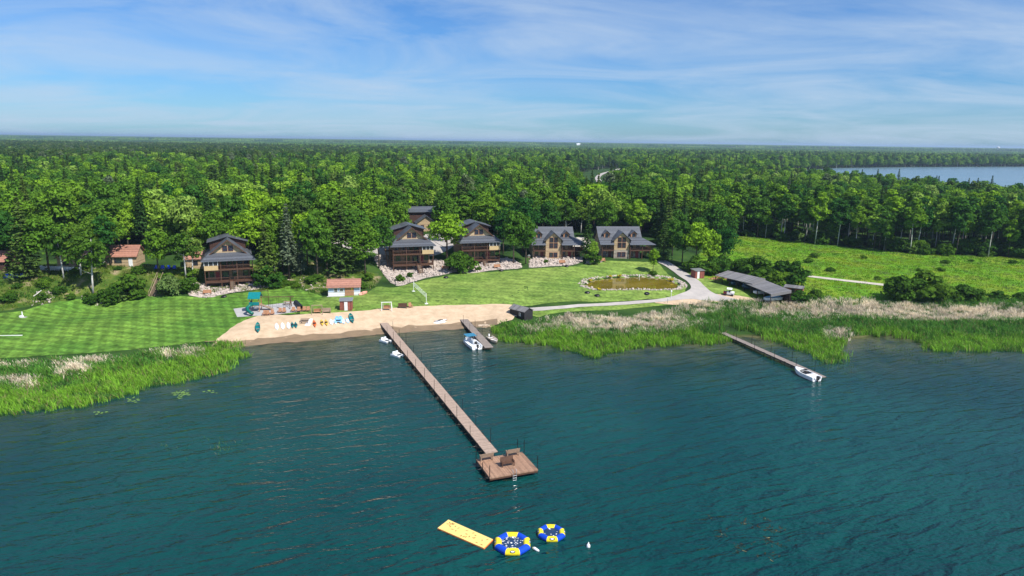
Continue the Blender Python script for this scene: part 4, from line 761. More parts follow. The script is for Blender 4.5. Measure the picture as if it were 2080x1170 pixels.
# bank stairs on the left
b = G(309, 601); t = thing('bank_stairs', 'wooden stairs with rails climbing the bank between the bushes', 'stairs', b, deg(3)); stairs(t, 0, 5.2, 3.9, 3.9, 5.4, 1.4, 'weathered_wood')
a = G(75, 602); t = thing('fallen_log', 'white birch log lying on the stony bank', 'log', a); MB().tube([(-.4, -.6, .15), (0, .2, .6), (.4, 1.2, 1.2)], [.11, .1, .07], 7).build('stem', 'birch_bark', t); MB().bar((0, .2, .6), (-.4, .7, 1.0), .04, 5).build('branch', 'birch_bark', t)
for i, px in enumerate((14, 24, 34, 44)):
    beach_thing('garden_chair', 'blue garden chair in the row under the tall spruce', 'chair', px, 566-i*.4, deg(10), lambda t: adirondack(t, 'vinyl_blue'), 'blue chairs on the cabin bank')
for i, px in enumerate((318, 330, 343, 354)):
    beach_thing('garden_chair', 'blue garden chair on the terrace behind the bank stairs', 'chair', px, 548, deg(10), lambda t: adirondack(t, 'vinyl_blue'), 'blue chairs on the terrace')
# utility vehicle, boats under shelter
def utv(t):
    bx('body', 'white_paint', t, -1.3, .5, -.7, .7, .45, .95); bx('bonnet', 'red_paint', t, .5, 1.35, -.65, .65, .45, .85); bx('cab_roof', 'white_paint', t, -.7, .6, -.7, .7, 1.75, 1.83); bx('seat', 'black_plastic', t, -.4, .0, -.6, .6, .95, 1.25)
    f = MB()
    for x in (-.65, .55):
        for y in (-.65, .65): f.bar((x, y, .9), (x, y, 1.76), .04)
    f.build('roll_cage', 'dark_metal', t)
    for x in (-.85, .9):
        for y in (-.7, .7): MB().tube([(x, y-.12, .32), (x, y+.12, .32)], .32, 12).build('wheel', 'black_plastic', t)
beach_thing('utility_vehicle', 'red and white utility buggy parked by the boat shelter', 'buggy', 1480, 600, deg(160), utv)
for (sh, u, nm, m_, gl) in ((sh1, .45, 'runabout boat under navy cover in the upper shelter', 'navy_canvas', None), (sh1, .75, 'covered teal runabout boat in the upper shelter', 'blue_canvas', None), (sh2, .2, 'navy pontoon boat beside the shelter post', 'navy_canvas', None), (sh2, .5, 'white hulled runabout with blue cover in the lower shelter', 'blue_canvas', 'w'), (sh2, .82, 'pale hulled runabout at the reed end of the lower shelter', 'sky_plastic', 'w')):
    _, a, yaw, Lr, g = sh; o = np.array([math.cos(yaw)*Lr*u+math.sin(yaw)*(-2.2), math.sin(yaw)*Lr*u-math.cos(yaw)*(-2.2)]); x, y = a[0]+o[0], a[1]+o[1]
    t = thing('stored_boat', nm, 'boat', (x, y, h1(x, y)+.45), yaw-math.pi/2+.15); hull_mesh(5.2, 2.0, .85).build('hull', 'white_gel' if gl else 'navy_canvas', t)
    MB().add([(-2.5, -.8, .88), (-2.5, .8, .88), (2.4, 0, 1.0), (.6, .95, .95), (.6, -.95, .95), (0, 0, 1.5), (-1.8, 0, 1.35)], [(0, 6, 1), (0, 4, 5, 6), (1, 6, 5, 3), (4, 2, 5), (3, 5, 2)]).build('cover', m_, t)
    for y_ in (-.7, .7): MB().tube([(-.5, y_-.1, -.15), (-.5, y_+.1, -.15)], .3, 10).build('trailer_wheel', 'black_plastic', t)
q = G(1462, 567); t = thing('wood_pile', 'heap of split firewood at the open end of the boat shelter', 'wood pile', q, deg(25)); lg = None
for i in range(70):
    m = MB(); u, v = rng.normal(0, 1.3), rng.normal(0, .7); z = max(.12, 1.5-.75*abs(u)-.5*abs(v)+rng.normal(0, .1))
    if lg is None: lg = MB().tube([(-.3, 0, 0), (.3, 0, 0)], .14, 6).build('log', 'cedar_wood', t); o = lg
    else: o = lg.copy(); C.objects.link(o)
    o.parent = t; o.location = (u, v, z); o.rotation_euler = (rng.random()*3, rng.normal(0, .25), rng.random()*3.14)

# ------------------------------------------------------------------ docks
def dock(label, pts, w, z, m, pole_side, sect=3.0, pole_h=1.6, n0=0):
    a, b = [np.array(at(*p, z)) for p in pts]; d = (b-a)[:2]; Ld = float(np.hypot(*d)); yaw = math.atan2(d[1], d[0])-math.pi/2
    t = thing('dock', label, 'dock', (a[0], a[1], 0), yaw); n = max(1, round(Ld/sect)); s = Ld/n
    for i in range(n):
        o = bx('deck_section', m, t, -w/2, w/2, .015, s-.015, z-.09, z) if i == 0 else C_copy(sec, t)
        if i == 0: sec = o
        o.location = (0, i*s, rng.normal(0, .012)); o.rotation_euler = (0, 0, rng.normal(0, .0015))
        bm_ = MB().box(-w/2-.04, -w/2, 0, s, z-.22, z+.01).box(w/2, w/2+.04, 0, s, z-.22, z+.01).build('side_beam', 'dark_wood', t) if i == 0 else C_copy(beam, t)
        if i == 0: beam = bm_
        bm_.location = (0, i*s, 0)
        if i >= n0:
            for sd in (-1, 1):
                pb = MB().tube([(0, 0, -1.5), (0, 0, z+.15)], .06, 6).build('leg', 'dark_metal', t) if (i == n0 and sd == -1) else C_copy(leg, t)
                if i == n0 and sd == -1: leg = pb
                pb.location = (sd*(w/2+.1), i*s, 0)
                if i % 2 == (0 if sd == 1 else 1):
                    q_ = MB().tube([(0, 0, z), (0, 0, z+pole_h)], .035, 6).build('mooring_pole', 'dark_metal', t); q_.location = (sd*(w/2+.1), i*s, 0); q_.scale.z = .8+.5*rng.random()
    return t, yaw, Ld
def C_copy(o, par):
    c = o.copy(); C.objects.link(c); c.parent = par; return c
dk, yd, Ld = dock('long narrow wooden dock running out to the bench platform', [(772, 647), (999, 919)], 1.65, .75, 'dock_board', 1, n0=3)
# platform
pf = np.array(at(995, 971, .75)); pfr = np.array(at(1093, 954, .75)); yaw = math.atan2(*(pfr-pf)[[1, 0]]); PWd = float(np.hypot(*(pfr-pf)[:2])); PD = 5.2
t = thing('dock_platform', 'square red-brown swimming platform at the end of the long dock', 'platform', (pf[0], pf[1], 0), yaw); bx('deck', 'deck_board', t, 0, PWd, 0, PD, .62, .77); bx('skirt', 'brown_wood', t, .03, PWd-.03, .03, PD-.03, .4, .618)
for x, y, hh in ((.05, .2, 1.5), (-.08, 2.4, .9), (-.08, PD-.3, 2.4), (PWd+.08, .4, 1.6), (PWd+.08, PD-.5, 1.9), (PWd-.6, PD+.08, 1.9)): MB().tube([(x, y, -1.5), (x, y, .77+hh)], .045, 6).build('pole', 'dark_metal', t)
m = MB()
for x in (PWd*.5-.22, PWd*.5+.22): m.tube([(x, .25, 1.25), (x, -.05, 1.3), (x, -.16, 1.1), (x, -.2, -.8)], .03, 6)
for z in (-.3, 0, .3, .6): m.bar((PWd*.5-.22, -.19, z), (PWd*.5+.22, -.19, z), .03, 6)
m.build('ladder', 'galvanised', t)
for (px, py, rz, lb) in ((988, 934, math.pi, 'pale weathered bench at the near dock corner of the platform, facing the shore'), (1041, 925, math.pi, 'pale weathered bench beside the corner poles of the platform'), (1031, 946, 0, 'darker bench in the middle of the platform facing the lake')):
    q = at(px, py, .77); o = thing('dock_bench', lb, 'bench', q, yaw+rz); bench(o, 'weathered_wood' if rz else 'brown_wood', 1.7)
dock('short grey dock between the moored white boat and the reeds', [(937, 643), (994, 706)], 1.7, .6, 'grey_board', 1, n0=2, pole_h=1.4)
d3, y3, L3 = dock('grey dock leaving the reeds with a white motorboat at its end', [(1467, 675), (1672, 766)], 1.35, .6, 'grey_board', 1, pole_h=1.5)
# moored boats
def deckboat(t):
    hull_mesh(6.6, 2.5, .95, bow=.5, floor=.4, transom=.9).build('hull', 'white_gel', t)
    for y in (-.75, .75): bx('seat', 'white_gel', t, -.6, 2.0, y-.28, y+.28, .4, .8)
    bx('rear_seat', 'white_gel', t, -2.3, -1.7, -.9, .9, .4, .85); c = bx('console', 'white_gel', t, -.3, .3, -.85, -.3, .4, 1.25); bx('windscreen', 'window_glass', c, .3, .34, -.85, -.3, 1.25, 1.6); bx('captain_seat', 'black_plastic', t, -1.2, -.75, -.75, -.3, .4, 1.15)
    f = MB()
    for x in (.0, 1.9):
        f.tube([(x, -1.1, .9), (x, -1.0, 2.1), (x, 1.0, 2.1), (x, 1.1, .9)], .03, 5)
    f.build('canopy_frame', 'galvanised', t); MB().slab([(-.1, -1.05, 2.12), (2.0, -1.05, 2.12), (2.0, 1.05, 2.12), (-.1, 1.05, 2.12)], .06).build('canopy', 'blue_canvas', t)
    o = MB().hull8([(-3.75, -.2, .7), (-3.3, -.2, .7), (-3.3, .2, .7), (-3.75, .2, .7)], [(-3.7, -.17, 1.35), (-3.3, -.2, 1.3), (-3.3, .2, 1.3), (-3.7, .17, 1.35)]).build('outboard_motor', 'black_plastic', t); bx('motor_leg', 'black_plastic', o, -3.6, -3.42, -.07, .07, -.5, .7)
q = at(958, 701, 0); t = thing('motorboat', 'white open motorboat with blue canopy beside the short dock', 'motorboat', (q[0], q[1], -.22), math.atan2(1, -.42)); deckboat(t)
def row(t, m='cream_gel'):
    hull_mesh(4.2, 1.5, .6, bow=.45).build('hull', m, t)
    for x in (-1.3, 0, 1.0): bx('thwart', 'white_paint', t, x-.15, x+.15, -.6, .6, .42, .47)
    o = MB().box(-2.35, -2.05, -.13, .13, .45, .95).build('outboard_motor', 'white_paint', t); bx('motor_leg', 'dark_metal', o, -2.28, -2.15, -.05, .05, -.3, .45)
q = at(1001, 692, 0); t = thing('rowing_boat', 'cream rowing boat with outboard between short dock and reeds', 'rowing boat', (q[0], q[1], -.12), math.atan2(-1, .42)); row(t)
q = at(984, 663, 0); t = thing('rowing_boat', 'low pale boat beached at the waterline by the short dock', 'rowing boat', (q[0], q[1], -.05), deg(8)); hull_mesh(2.6, 1.0, .35).build('hull', 'cream_gel', t); bx('thwart', 'weathered_wood', t, -.2, .1, -.4, .4, .24, .28)
def bowrider(t):
    hull_mesh(5.6, 2.2, .95, bow=.55, floor=.45, transom=.92).build('hull', 'white_gel', t); MB().slab([(.6, -.9, 1.02), (1.6, -.75, 1.06), (2.6, -.12, 1.15), (2.6, .12, 1.15), (1.6, .75, 1.06), (.6, .9, 1.02)], .06).build('foredeck', 'white_gel', t)
    bx('cover', 'white_gel', t, -2.4, -1.0, -.9, .9, .5, .98); MB().slab([(.35, -.9, 1.4), (.65, -.9, 1.02), (.65, .9, 1.02), (.35, .9, 1.4)], .03).build('windscreen', 'window_glass', t)
    for y in (-.45, .45): bx('seat', 'black_plastic', t, -.5, 0, y-.25, y+.25, .45, 1.05)
    o = bx('outboard_motor', 'black_plastic', t, -3.15, -2.8, -.2, .2, .5, 1.2); bx('motor_leg', 'black_plastic', o, -3.05, -2.9, -.06, .06, -.5, .5)
q = at(1636, 764, 0); t = thing('motorboat', 'white motorboat with black seats moored at the reed dock end', 'motorboat', (q[0], q[1], -.2), y3+math.pi/2+math.pi); bowrider(t)
for px, py, lb in ((783, 692, 'white pedal boat moored by the long dock nearer the beach'), (807, 721, 'white pedal boat moored by the long dock farther from the beach')):
    q = at(px, py, .2); t = thing('pedal_boat', lb, 'pedal boat', (q[0], q[1], -.12), yd+math.pi/2+.5); pedal(t, 'white_gel')
# inflatables
def tramp(label, px, py, Rr, tr, spots, n=8):
    q = at(px, py, .3); t = thing('water_trampoline', label, 'trampoline', (q[0], q[1], 0), R_(-22))
    for k in range(n):
        a0, a1 = 2*math.pi*k/n, 2*math.pi*(k+1)/n; m = MB(); p0, p1 = Vector((math.cos(a0), math.sin(a0), 0))*Rr, Vector((math.cos(a1), math.sin(a1), 0))*Rr; up = Vector((0, 0, tr*.62))
        rows = []
        for e, (p, a) in enumerate(((p0, a0), (p1, a1))):
            r_ = Vector((math.cos(a), math.sin(a), 0)); rows.append([p+up+r_*(tr/math.cos(math.pi/n)*math.cos(b))+Vector((0, 0, tr*math.sin(b))) for b in [j*math.pi/6 for j in range(12)]])
        mid = [(u+v)/2+((u+v)/2-((p0+p1)/2+up))*.06 for u, v in zip(*rows)]; rows.insert(1, mid)
        m.add([x for r_ in rows for x in r_], [(i*12+j, i*12+(j+1) % 12, (i+1)*12+(j+1) % 12, (i+1)*12+j) for i in range(2) for j in range(12)]); m.build('tube_segment', 'vinyl_blue' if k % 2 else 'vinyl_yellow', t, True)
        if k % 2 == 0:
            am = (a0+a1)/2; c_ = Vector((math.cos(am), math.sin(am), 0)); base = (p0+p1)/2+up; e = MB(); ux = Vector((-c_.y, c_.x, 0)); nn = (c_*.8+Vector((0, 0, .6))); vz = nn.cross(ux)
            ctr = base+nn*(tr*1.075); e.add([ctr+ux*(.3*math.cos(b))+vz*(.13*math.sin(b)) for b in np.linspace(0, 6.28, 13)[:-1]], [tuple(range(12))]); e.build('emblem', 'black_plastic', t)
            e = MB(); e.add([ctr+nn*.006+ux*(.2*math.cos(b))+vz*(.06*math.sin(b)) for b in np.linspace(0, 6.28, 9)[:-1]], [tuple(range(8))]); e.build('emblem_mark', 'sky_white', t)
    m = MB(); m.add([(Rr*.86*math.cos(a), Rr*.86*math.sin(a), tr*.95) for a in [2*math.pi*j/n for j in range(n)]], [tuple(range(n))]); m.build('bounce_surface', 'bounce_mat', t)
    m = MB()
    for i in range(spots):
        rr, a = Rr*.72*math.sqrt(rng.random()), rng.random()*6.28; s = .03+.05*rng.random(); b0 = rng.random()*3; k_ = 5
        m.add([(rr*math.cos(a)+s*(1+.5*math.sin(3*j+b0))*math.cos(2*math.pi*j/k_+b0)*1.3, rr*math.sin(a)+s*math.sin(2*math.pi*j/k_+b0), tr*.95+.006) for j in range(k_)], [tuple(range(k_))])
    tag(m.build('droppings', 'white_blob', t), None, None, kind='stuff'); return t
tramp('larger blue and yellow water trampoline with a spattered bounce mat', 1041, 1103, 1.55, .36, 60)
tramp('smaller blue and yellow water trampoline with a nearly clean mat', 1120, 1081, 1.2, .3, 9)
c4 = [np.array(at(a, b, .1)) for a, b in ((889, 1073), (911, 1056), (1001, 1096), (983, 1114))]
t = thing('floating_mat', 'long yellow foam water mat with orange edge joined to a trampoline', 'water mat', (c4[0][0], c4[0][1], 0)); lc = [p-c4[0] for p in c4]
MB().slab([(p[0], p[1], .14) for p in lc], .05).build('top_layer', 'foam_yellow', t); MB().slab([(p[0], p[1], .088) for p in [l*1.0+(l-sum(lc)/4)*.012 for l in lc]], .1).build('edge_layer', 'foam_edge', t); m = MB()
for i in range(26):
    u, v = .06+.88*rng.random(), .1+.8*rng.random(); p = (lc[0]*(1-v)+lc[1]*v)*(1-u)+(lc[3]*(1-v)+lc[2]*v)*u; a = rng.random()*3; m.add([(p[0]+.16*math.cos(b)*math.cos(a)-.06*math.sin(b)*math.sin(a), p[1]+.16*math.cos(b)*math.sin(a)+.06*math.sin(b)*math.cos(a), .146) for b in np.linspace(0, 6.28, 8)[:-1]], [tuple(range(7))])
tag(m.build('footprints', 'foot_print', t), None, None, kind='stuff')
q = at(1088, 1117, 0); t = thing('float', 'white foam float drifting beside the larger trampoline', 'float', q); MB().tube([(-.3, .25, .05), (-.1, .1, .1), (.2, -.2, .08), (.35, -.25, .02)], [.1, .16, .13, .05], 7).build('body', 'white_blob', t, True)
q = at(1195, 1111, 0); t = thing('buoy', 'small white mooring buoy on open water', 'buoy', q); MB().tube([(0, 0, -.2), (0, 0, 0), (0, 0, .2), (0, 0, .34), (0, 0, .42)], [.05, .19, .19, .1, .03], 10).build('body', 'white_blob', t, True); MB().tube([(.06*math.cos(a), 0, .46+.06*math.sin(a)) for a in np.linspace(0, 6.28, 9)[:-1]], .015, 4, True).build('ring', 'galvanised', t)
# far landmarks
q = at(2027, 304, 4); s = float(np.hypot(q[0], q[1])); q = np.array([q[0], q[1], 4])*1.0; k = 5200/s; t = thing('water_tower', 'white water tower on the far skyline above the lake', 'water tower', (q[0]*k, q[1]*k, 4)); MB().tube([(0, 0, 0), (0, 0, 30)], 2, 8).build('shaft', 'white_paint', t); MB().tube([(0, 0, 27), (0, 0, 31), (0, 0, 37), (0, 0, 40)], [2, 9, 9, 2], 14).build('tank', 'white_paint', t)
q = at(1175, 296, 4); k = 4200/float(np.hypot(q[0], q[1])); t = thing('farm_building', 'white building on the skyline above the woods', 'building', (q[0]*k, q[1]*k, 14)); bx('wall', 'white_paint', t, -10, 10, 0, 12, -10, 10); MB().prismx([(-1, 10), (13, 10), (6, 16)], -11, 11).build('roof', 'sky_white', t)

# ------------------------------------------------------------------ foliage
def quads(Cn, Nn, S, asp=.62):
    n = len(Cn); Nn = Nn/np.linalg.norm(Nn, axis=1)[:, None]; r = rng.normal(size=(n, 3)); T = np.cross(Nn, r); T /= np.linalg.norm(T, axis=1)[:, None]; B = np.cross(Nn, T); S = S[:, None]
    V = np.stack([Cn+T*S, Cn+B*S*asp+Nn*S*.15, Cn-T*S, Cn-B*S*asp-Nn*S*.15], 1).reshape(-1, 3); return V, np.arange(4*n).reshape(-1, 4)
def limbs(h, r0, top, n, cr, base, lean=0.):
    m = MB(); m.tube([(0, 0, -.6), (lean*.2, 0, h*.25), (lean*.6, .1, h*.55), (lean, 0, h*top)], [r0*1.25, r0, r0*.7, r0*.2], 7)
    for i in range(n):
        z = h*(base+(top-base)*(i+.3)/n*.9); a = 2.4*i+rng.random(); l = cr*(.55+.4*rng.random())*(1.1-.6*i/n); m.tube([(lean*z/h, 0, z), (lean*z/h+l*.5*math.cos(a), l*.5*math.sin(a), z+l*.3), (lean*z/h+l*math.cos(a), l*math.sin(a), z+l*.7)], [r0*.4, r0*.28, r0*.08], 5)
    return m
def crown_leafy(h, cr, base, nb, per, ls, shape=1.):
    Cs, Ns, Ss = [], [], []
    zc, rz = h*(base+1)/2, h*(1-base)/2
    for i in range(nb):
        d = rng.normal(size=3); d /= np.linalg.norm(d); r = rng.random()**.45*.82; c = np.array([d[0]*cr*r, d[1]*cr*r, zc+d[2]*rz*r]); tz = (c[2]-h*base)/(h*(1-base)); k = 1.1-.55*shape*max(0, tz-.25); c[:2] *= k
        br = cr*(.24+.17*rng.random()); dd = rng.normal(size=(per, 3)); dd /= np.linalg.norm(dd, axis=1)[:, None]; dd[:, 2] = np.where(dd[:, 2] < -.3, -dd[:, 2], dd[:, 2])
        Cs.append(c+dd*br*(.75+.35*rng.random((per, 1)))*[1, 1, .8]); Ns.append(dd+rng.normal(0, .45, (per, 3))); Ss.append(ls*(.6+.8*rng.random(per)))
    return quads(np.concatenate(Cs), np.concatenate(Ns), np.concatenate(Ss))
def crown_conifer(h, cr, base, layers, per, ls, pw=.85):
    Cs, Ns, Ss = [], [], []
    for i in range(layers):
        u = i/(layers-1); z = h*(base+(1-base)*u); R2 = cr*(1-u)**pw+.12; nb = max(4, int(9*(1-u)+4))
        for b in range(nb):
            a = 6.28*b/nb+rng.random()*.6; rr = R2*(.7+.4*rng.random()); t_ = rng.random(per)**.7; w = .12+.22*rr*(1-t_*.5)
            x = t_*rr; off = rng.normal(0, 1, per)*w*.5; zz_ = z-.28*x+rng.normal(0, .12, per)-.1*np.abs(off)
            Cs.append(np.stack([x*math.cos(a)-off*math.sin(a), x*math.sin(a)+off*math.cos(a), zz_], 1)); Ns.append(np.stack([rng.normal(.3*math.cos(a), .35, per), rng.normal(.3*math.sin(a), .35, per), np.ones(per)], 1)); Ss.append(ls*(.6+.7*rng.random(per)))
    return quads(np.concatenate(Cs), np.concatenate(Ns), np.concatenate(Ss), .5)
PROTO = {}
def proto(key, crown, trunk, leafm, barkm):
    V, Q = crown; cm = np_mesh('crown', V, Q, [leafm]); tm = bpy.data.meshes.new('trunk'); tm.from_pydata(trunk.v, [], trunk.f); tm.materials.append(M[barkm]); tm.polygons.foreach_set('use_smooth', [True]*len(tm.polygons)); PROTO[key] = (cm, tm)
    # one joined form of the same tree for the far wood
    tq = np.array([f if len(f) == 4 else (f[0], f[1], f[2], f[3]) for f in trunk.f if len(f) >= 4]); jm = np_mesh('tree_form_'+key, np.concatenate([V, np.array(trunk.v)]), np.concatenate([Q, tq+len(V)]), [leafm, barkm], np.concatenate([np.zeros(len(Q)), np.ones(len(tq))])); return jm
FORM = {}
for i in range(5): h, cr = 14, 4.1+.6*(i % 3); FORM['b%d' % i] = proto('b%d' % i, crown_leafy(h, cr, .2+.05*(i % 2), 46, 62, .36, .8+.2*(i % 2)), limbs(h, .2, .75, 6, cr, .25), 'leaf', 'bark')
for i in range(3): FORM['s%d' % i] = proto('s%d' % i, crown_conifer(16, 2.9-.3*i, .1+.08*i, 20, 16, .3), limbs(16, .2, .97, 0, 1, .3), 'needle', 'bark')
for i in range(2): FORM['p%d' % i] = proto('p%d' % i, crown_leafy(16, 2.6, .5, 26, 50, .33, .9), limbs(16, .19, .93, 5, 2.4, .5), 'needle', 'bark')
for i in range(2): FORM['w%d' % i] = proto('w%d' % i, crown_leafy(13, 3.3, .3, 34, 46, .3, .6), limbs(13, .15, .85, 7, 2.6, .3, .6*(i*2-1)), 'birch_leaf', 'birch_bark')
for i in range(2): FORM['t%d' % i] = proto('t%d' % i, crown_leafy(17, 3.1, .3, 44, 60, .36, .6), limbs(17, .12, .85, 6, 2.4, .42, .5*(i*2-1)), 'leaf', 'birch_bark' if i else 'bark')
for i in range(3): FORM['h%d' % i] = proto('h%d' % i, crown_leafy(3, 1.9, -.12, 30, 60, .2, .5), limbs(2.4, .07, .8, 5, 1.3, .1), 'shrub_leaf', 'bark')
KN = {'b': ('broadleaf_tree', 'tree'), 's': ('spruce_tree', 'tree'), 'p': ('pine_tree', 'tree'), 'w': ('birch_tree', 'tree'), 't': ('tall_tree', 'tree'), 'h': ('shrub', 'shrub')}
PH = {'b': 14, 's': 16, 'p': 16, 'w': 13, 't': 17, 'h': 3}
def plant(key, x, y, hm, label, group=None, wide=1.):
    nm, cat = KN[key[0]]; s = hm/PH[key[0]]; t = thing(nm, label, cat, (x, y, h1(x, y)-.1), rng.random()*6.28, group); t.scale = (s*wide, s*wide, s)
    cm, tm = PROTO[key]; obj('trunk', tm, t); obj('crown', cm, t); return t
def plant_px(key, px, py, toppy, label, group=None, wide=1.):
    q = G(px, py); w = (q-np.array([0, 0, CAMH]))@Fw; return plant(key, q[0], q[1], (py-toppy)*w/FPX*1.03, label, group, wide)
MAN = [('s0', 55, 566, 400, 'tall grey-green spruce beside the blue chairs', 1.2), ('w0', 130, 566, 462, 'white-stemmed birch before the picket fence', 1.1), ('w1', 165, 562, 450, 'birch with a leaning white stem at the fence end', 1.1), ('w0', 186, 570, 440, 'tallest white birch on the cabin bank', 1.15), ('w1', 205, 566, 455, 'white birch between fence and red-roofed cabin', 1.1),
 ('w1', 378, 566, 462, 'white birch leaning beside the playground lodge', 1.2), ('w0', 392, 566, 470, 'white birch nearest the playground lodge wall', 1.1), ('b0', 322, 556, 455, 'dense olive tree behind the bank stairs', .9), ('b2', 100, 556, 440, 'dark broadleaf tree over the picket fence', 1.1), ('b3', 20, 545, 430, 'broadleaf tree behind the blue chairs', 1.), ('b3', 218, 562, 455, 'leafy tree before the red-roofed cabin on the bank', 1.0), ('b1', 225, 540, 440, 'broadleaf tree shading the red-roofed cabin', 1.1),
 ('s1', 543, 580, 448, 'olive conifer beside the playground lodge', 1.2), ('s2', 588, 566, 420, 'tall slim conifer on the bank behind the playground', 1.1), ('b3', 645, 566, 428, 'slim leafy tree on the bank above the white boathouse', .8), ('s1', 612, 560, 470, 'small conifer on the bank between taller ones', 1.), ('s0', 695, 552, 395, 'tall blue-green spruce behind the boathouse', 1.25), ('b4', 742, 558, 455, 'round broadleaf tree beside the outside-stair lodge', .95), ('b2', 770, 545, 440, 'broadleaf tree against the outside-stair lodge', .9), ('w0', 560, 570, 490, 'slender birch beside the olive conifer', .8), ('b1', 665, 560, 480, 'leafy tree on the bank behind the boathouse roof', .8),
 ('b1', 908, 530, 434, 'bright round tree between the two red-door lodges', 1.25), ('b0', 1043, 535, 418, 'tall broadleaf tree on the birdhouse side of the round-bush lodge', .8), ('b3', 1068, 536, 440, 'broadleaf tree beside the birdhouse', .8), ('b4', 1022, 515, 425, 'broadleaf tree behind the round-bush lodge', .8), ('s1', 1192, 528, 425, 'slim tree between the two dormered lodges', .9), ('b2', 1204, 530, 490, 'small bright tree against the stone-walled lodge', .9), ('b0', 1326, 553, 500, 'small young tree on the lawn by the pond', .75), ('s0', 1347, 530, 448, 'dark conifer on the drive side of the stone-walled lodge', 1.2),
 ('b3', 1385, 538, 450, 'bright tree at the drive bend', .9), ('b1', 1412, 546, 452, 'bright broadleaf tree behind the small red hut', .9), ('b4', 1440, 550, 470, 'leafy tree over the wood pile', .9), ('b2', 1470, 548, 462, 'leafy tree behind the upper boat shelter', .9), ('b2', 800, 508, 412, 'tall broadleaf tree behind the outside-stair lodge', 1.), ('b0', 722, 530, 415, 'tall broadleaf tree over the bank beside the outside-stair lodge', 1.), ('b3', 905, 492, 398, 'tall broadleaf tree close beside the garage house', .95), ('t0', 945, 482, 392, 'tall slim tree behind the round-bush lodge roof', 1.2), ('b4', 985, 488, 395, 'broad tree behind the round-bush lodge ridge', 1.), ('b1', 1062, 512, 402, 'tallest tree between the round-bush and birdhouse lodges', .95), ('b2', 1105, 486, 410, 'broad tree behind the birdhouse lodge ridge', 1.), ('w0', 1150, 484, 405, 'pale-stemmed tree behind the birdhouse lodge', 1.1), ('b0', 1232, 486, 402, 'broad tree behind the stone-walled lodge ridge', 1.), ('b3', 1292, 486, 406, 'tall tree behind the drive-side dormer of the stone-walled lodge', 1.), ('b1', 440, 530, 428, 'broad tree behind the playground lodge ridge', 1.05), ('b4', 505, 535, 432, 'broad tree on the boathouse side of the playground lodge roof', 1.), ('s2', 575, 552, 438, 'olive spruce high on the playground bank', 1.2), ('b2', 625, 540, 430, 'round tree high on the bank above the playground', .9),
 ('b0', 1365, 520, 440, 'dark broadleaf tree behind the drive bend', 1.)]
for k, a, b, tp, lb, wd in MAN: plant_px(k, a, b, tp, lb, None, wd)
SHR = [('h0', 225, 592, 553, 'tall round shrub on the cabin bank', 1.0), ('h1', 264, 600, 556, 'big round shrub on the cabin side of the bank stairs', 1.1), ('h2', 348, 597, 556, 'broad shrub on the lodge side of the bank stairs', 1.0), ('h0', 378, 592, 560, 'shrub between bank stairs and playground lodge', 1.2), ('h1', 545, 583, 540, 'dark shrub at the boathouse end of the playground rubble bank', 1.1), ('h2', 935, 552, 508, 'big round bush before the round-bush lodge', 1.1), ('h0', 832, 563, 551, 'small shrub on the widest rubble slope', 1), ('h1', 813, 572, 557, 'dark small shrub low on the widest rubble slope', 1), ('h2', 972, 550, 540, 'low shrub on the rubble by the lodge stair', 1), ('h0', 1109, 534, 526, 'small round shrub on the rubble by the birdhouse', 1), ('h1', 1205, 536, 510, 'leafy shrub between dormered lodges', 1), ('h2', 1326, 560, 548, 'dark low shrub under the young tree', 1.2),
 ('h0', 1500, 560, 520, 'grey-green shrub behind the upper shelter', 1.1), ('h1', 1540, 570, 522, 'round shrub at the back of the boat shelter', 1.2), ('h2', 1600, 580, 526, 'tall shrub before the pale track', 1.1), ('h0', 1575, 582, 545, 'shrub behind the lower shelter', 1.2), ('h1', 1620, 615, 590, 'bright shrub at the reed end of the shelter', 1.4), ('h2', 1655, 608, 585, 'shrub beside the low red hut', 1.1), ('h0', 1825, 612, 552, 'large dark bush at the track end', 1.1), ('h1', 1880, 612, 552, 'large bush beside the dark one at the track end', 1.1), ('h2', 1925, 612, 580, 'lower bush beyond the track', 1.2), ('h0', 1965, 610, 575, 'broad low bush in the meadow apart from the track-end bushes', 1.3), ('h1', 2025, 612, 590, 'flat scrub bush beyond the broad low meadow bush', 1.4), ('h2', 2075, 612, 592, 'farthest scrub bush from the track along the reeds', 1.3),
 ('h1', 1410, 552, 520, 'bright shrub on the drive verge', 1.1), ('h2', 1440, 558, 528, 'shrub beside the small red hut', 1.1), ('h0', 1465, 556, 515, 'tall shrub behind the wood pile', 1.)]
for k, a, b, tp, lb, wd in SHR: plant_px(k, a, b, tp, lb, None, wd)
for i in range(26):
    a = rng.uniform(10, 400); a = a if not 285 < a < 330 else a-60; b = 598-.02*a-rng.random()*28 if a > 90 else 615-rng.random()*35
    plant_px('h%d' % (i % 3), a, b, b-rng.uniform(9, 20), 'low wild shrub on the grassy cabin bank', 'low shrubs on the cabin bank', 1.3)
for i in range(14):
    a = rng.uniform(560, 760); b = 590-rng.random()*28; plant_px('h%d' % (i % 3), a, b, b-rng.uniform(8, 16), 'low wild shrub on the bank behind the boathouse', 'low shrubs on the middle bank', 1.3)
for i in range(10):
    a = rng.uniform(1500, 2090); b = rng.uniform(515, 560)+(a-1500)*.03; plant_px('h%d' % (i % 3), a, b, b-rng.uniform(5, 11), 'low weedy shrub scattered in the meadow', 'low shrubs in the meadow', 1.5)
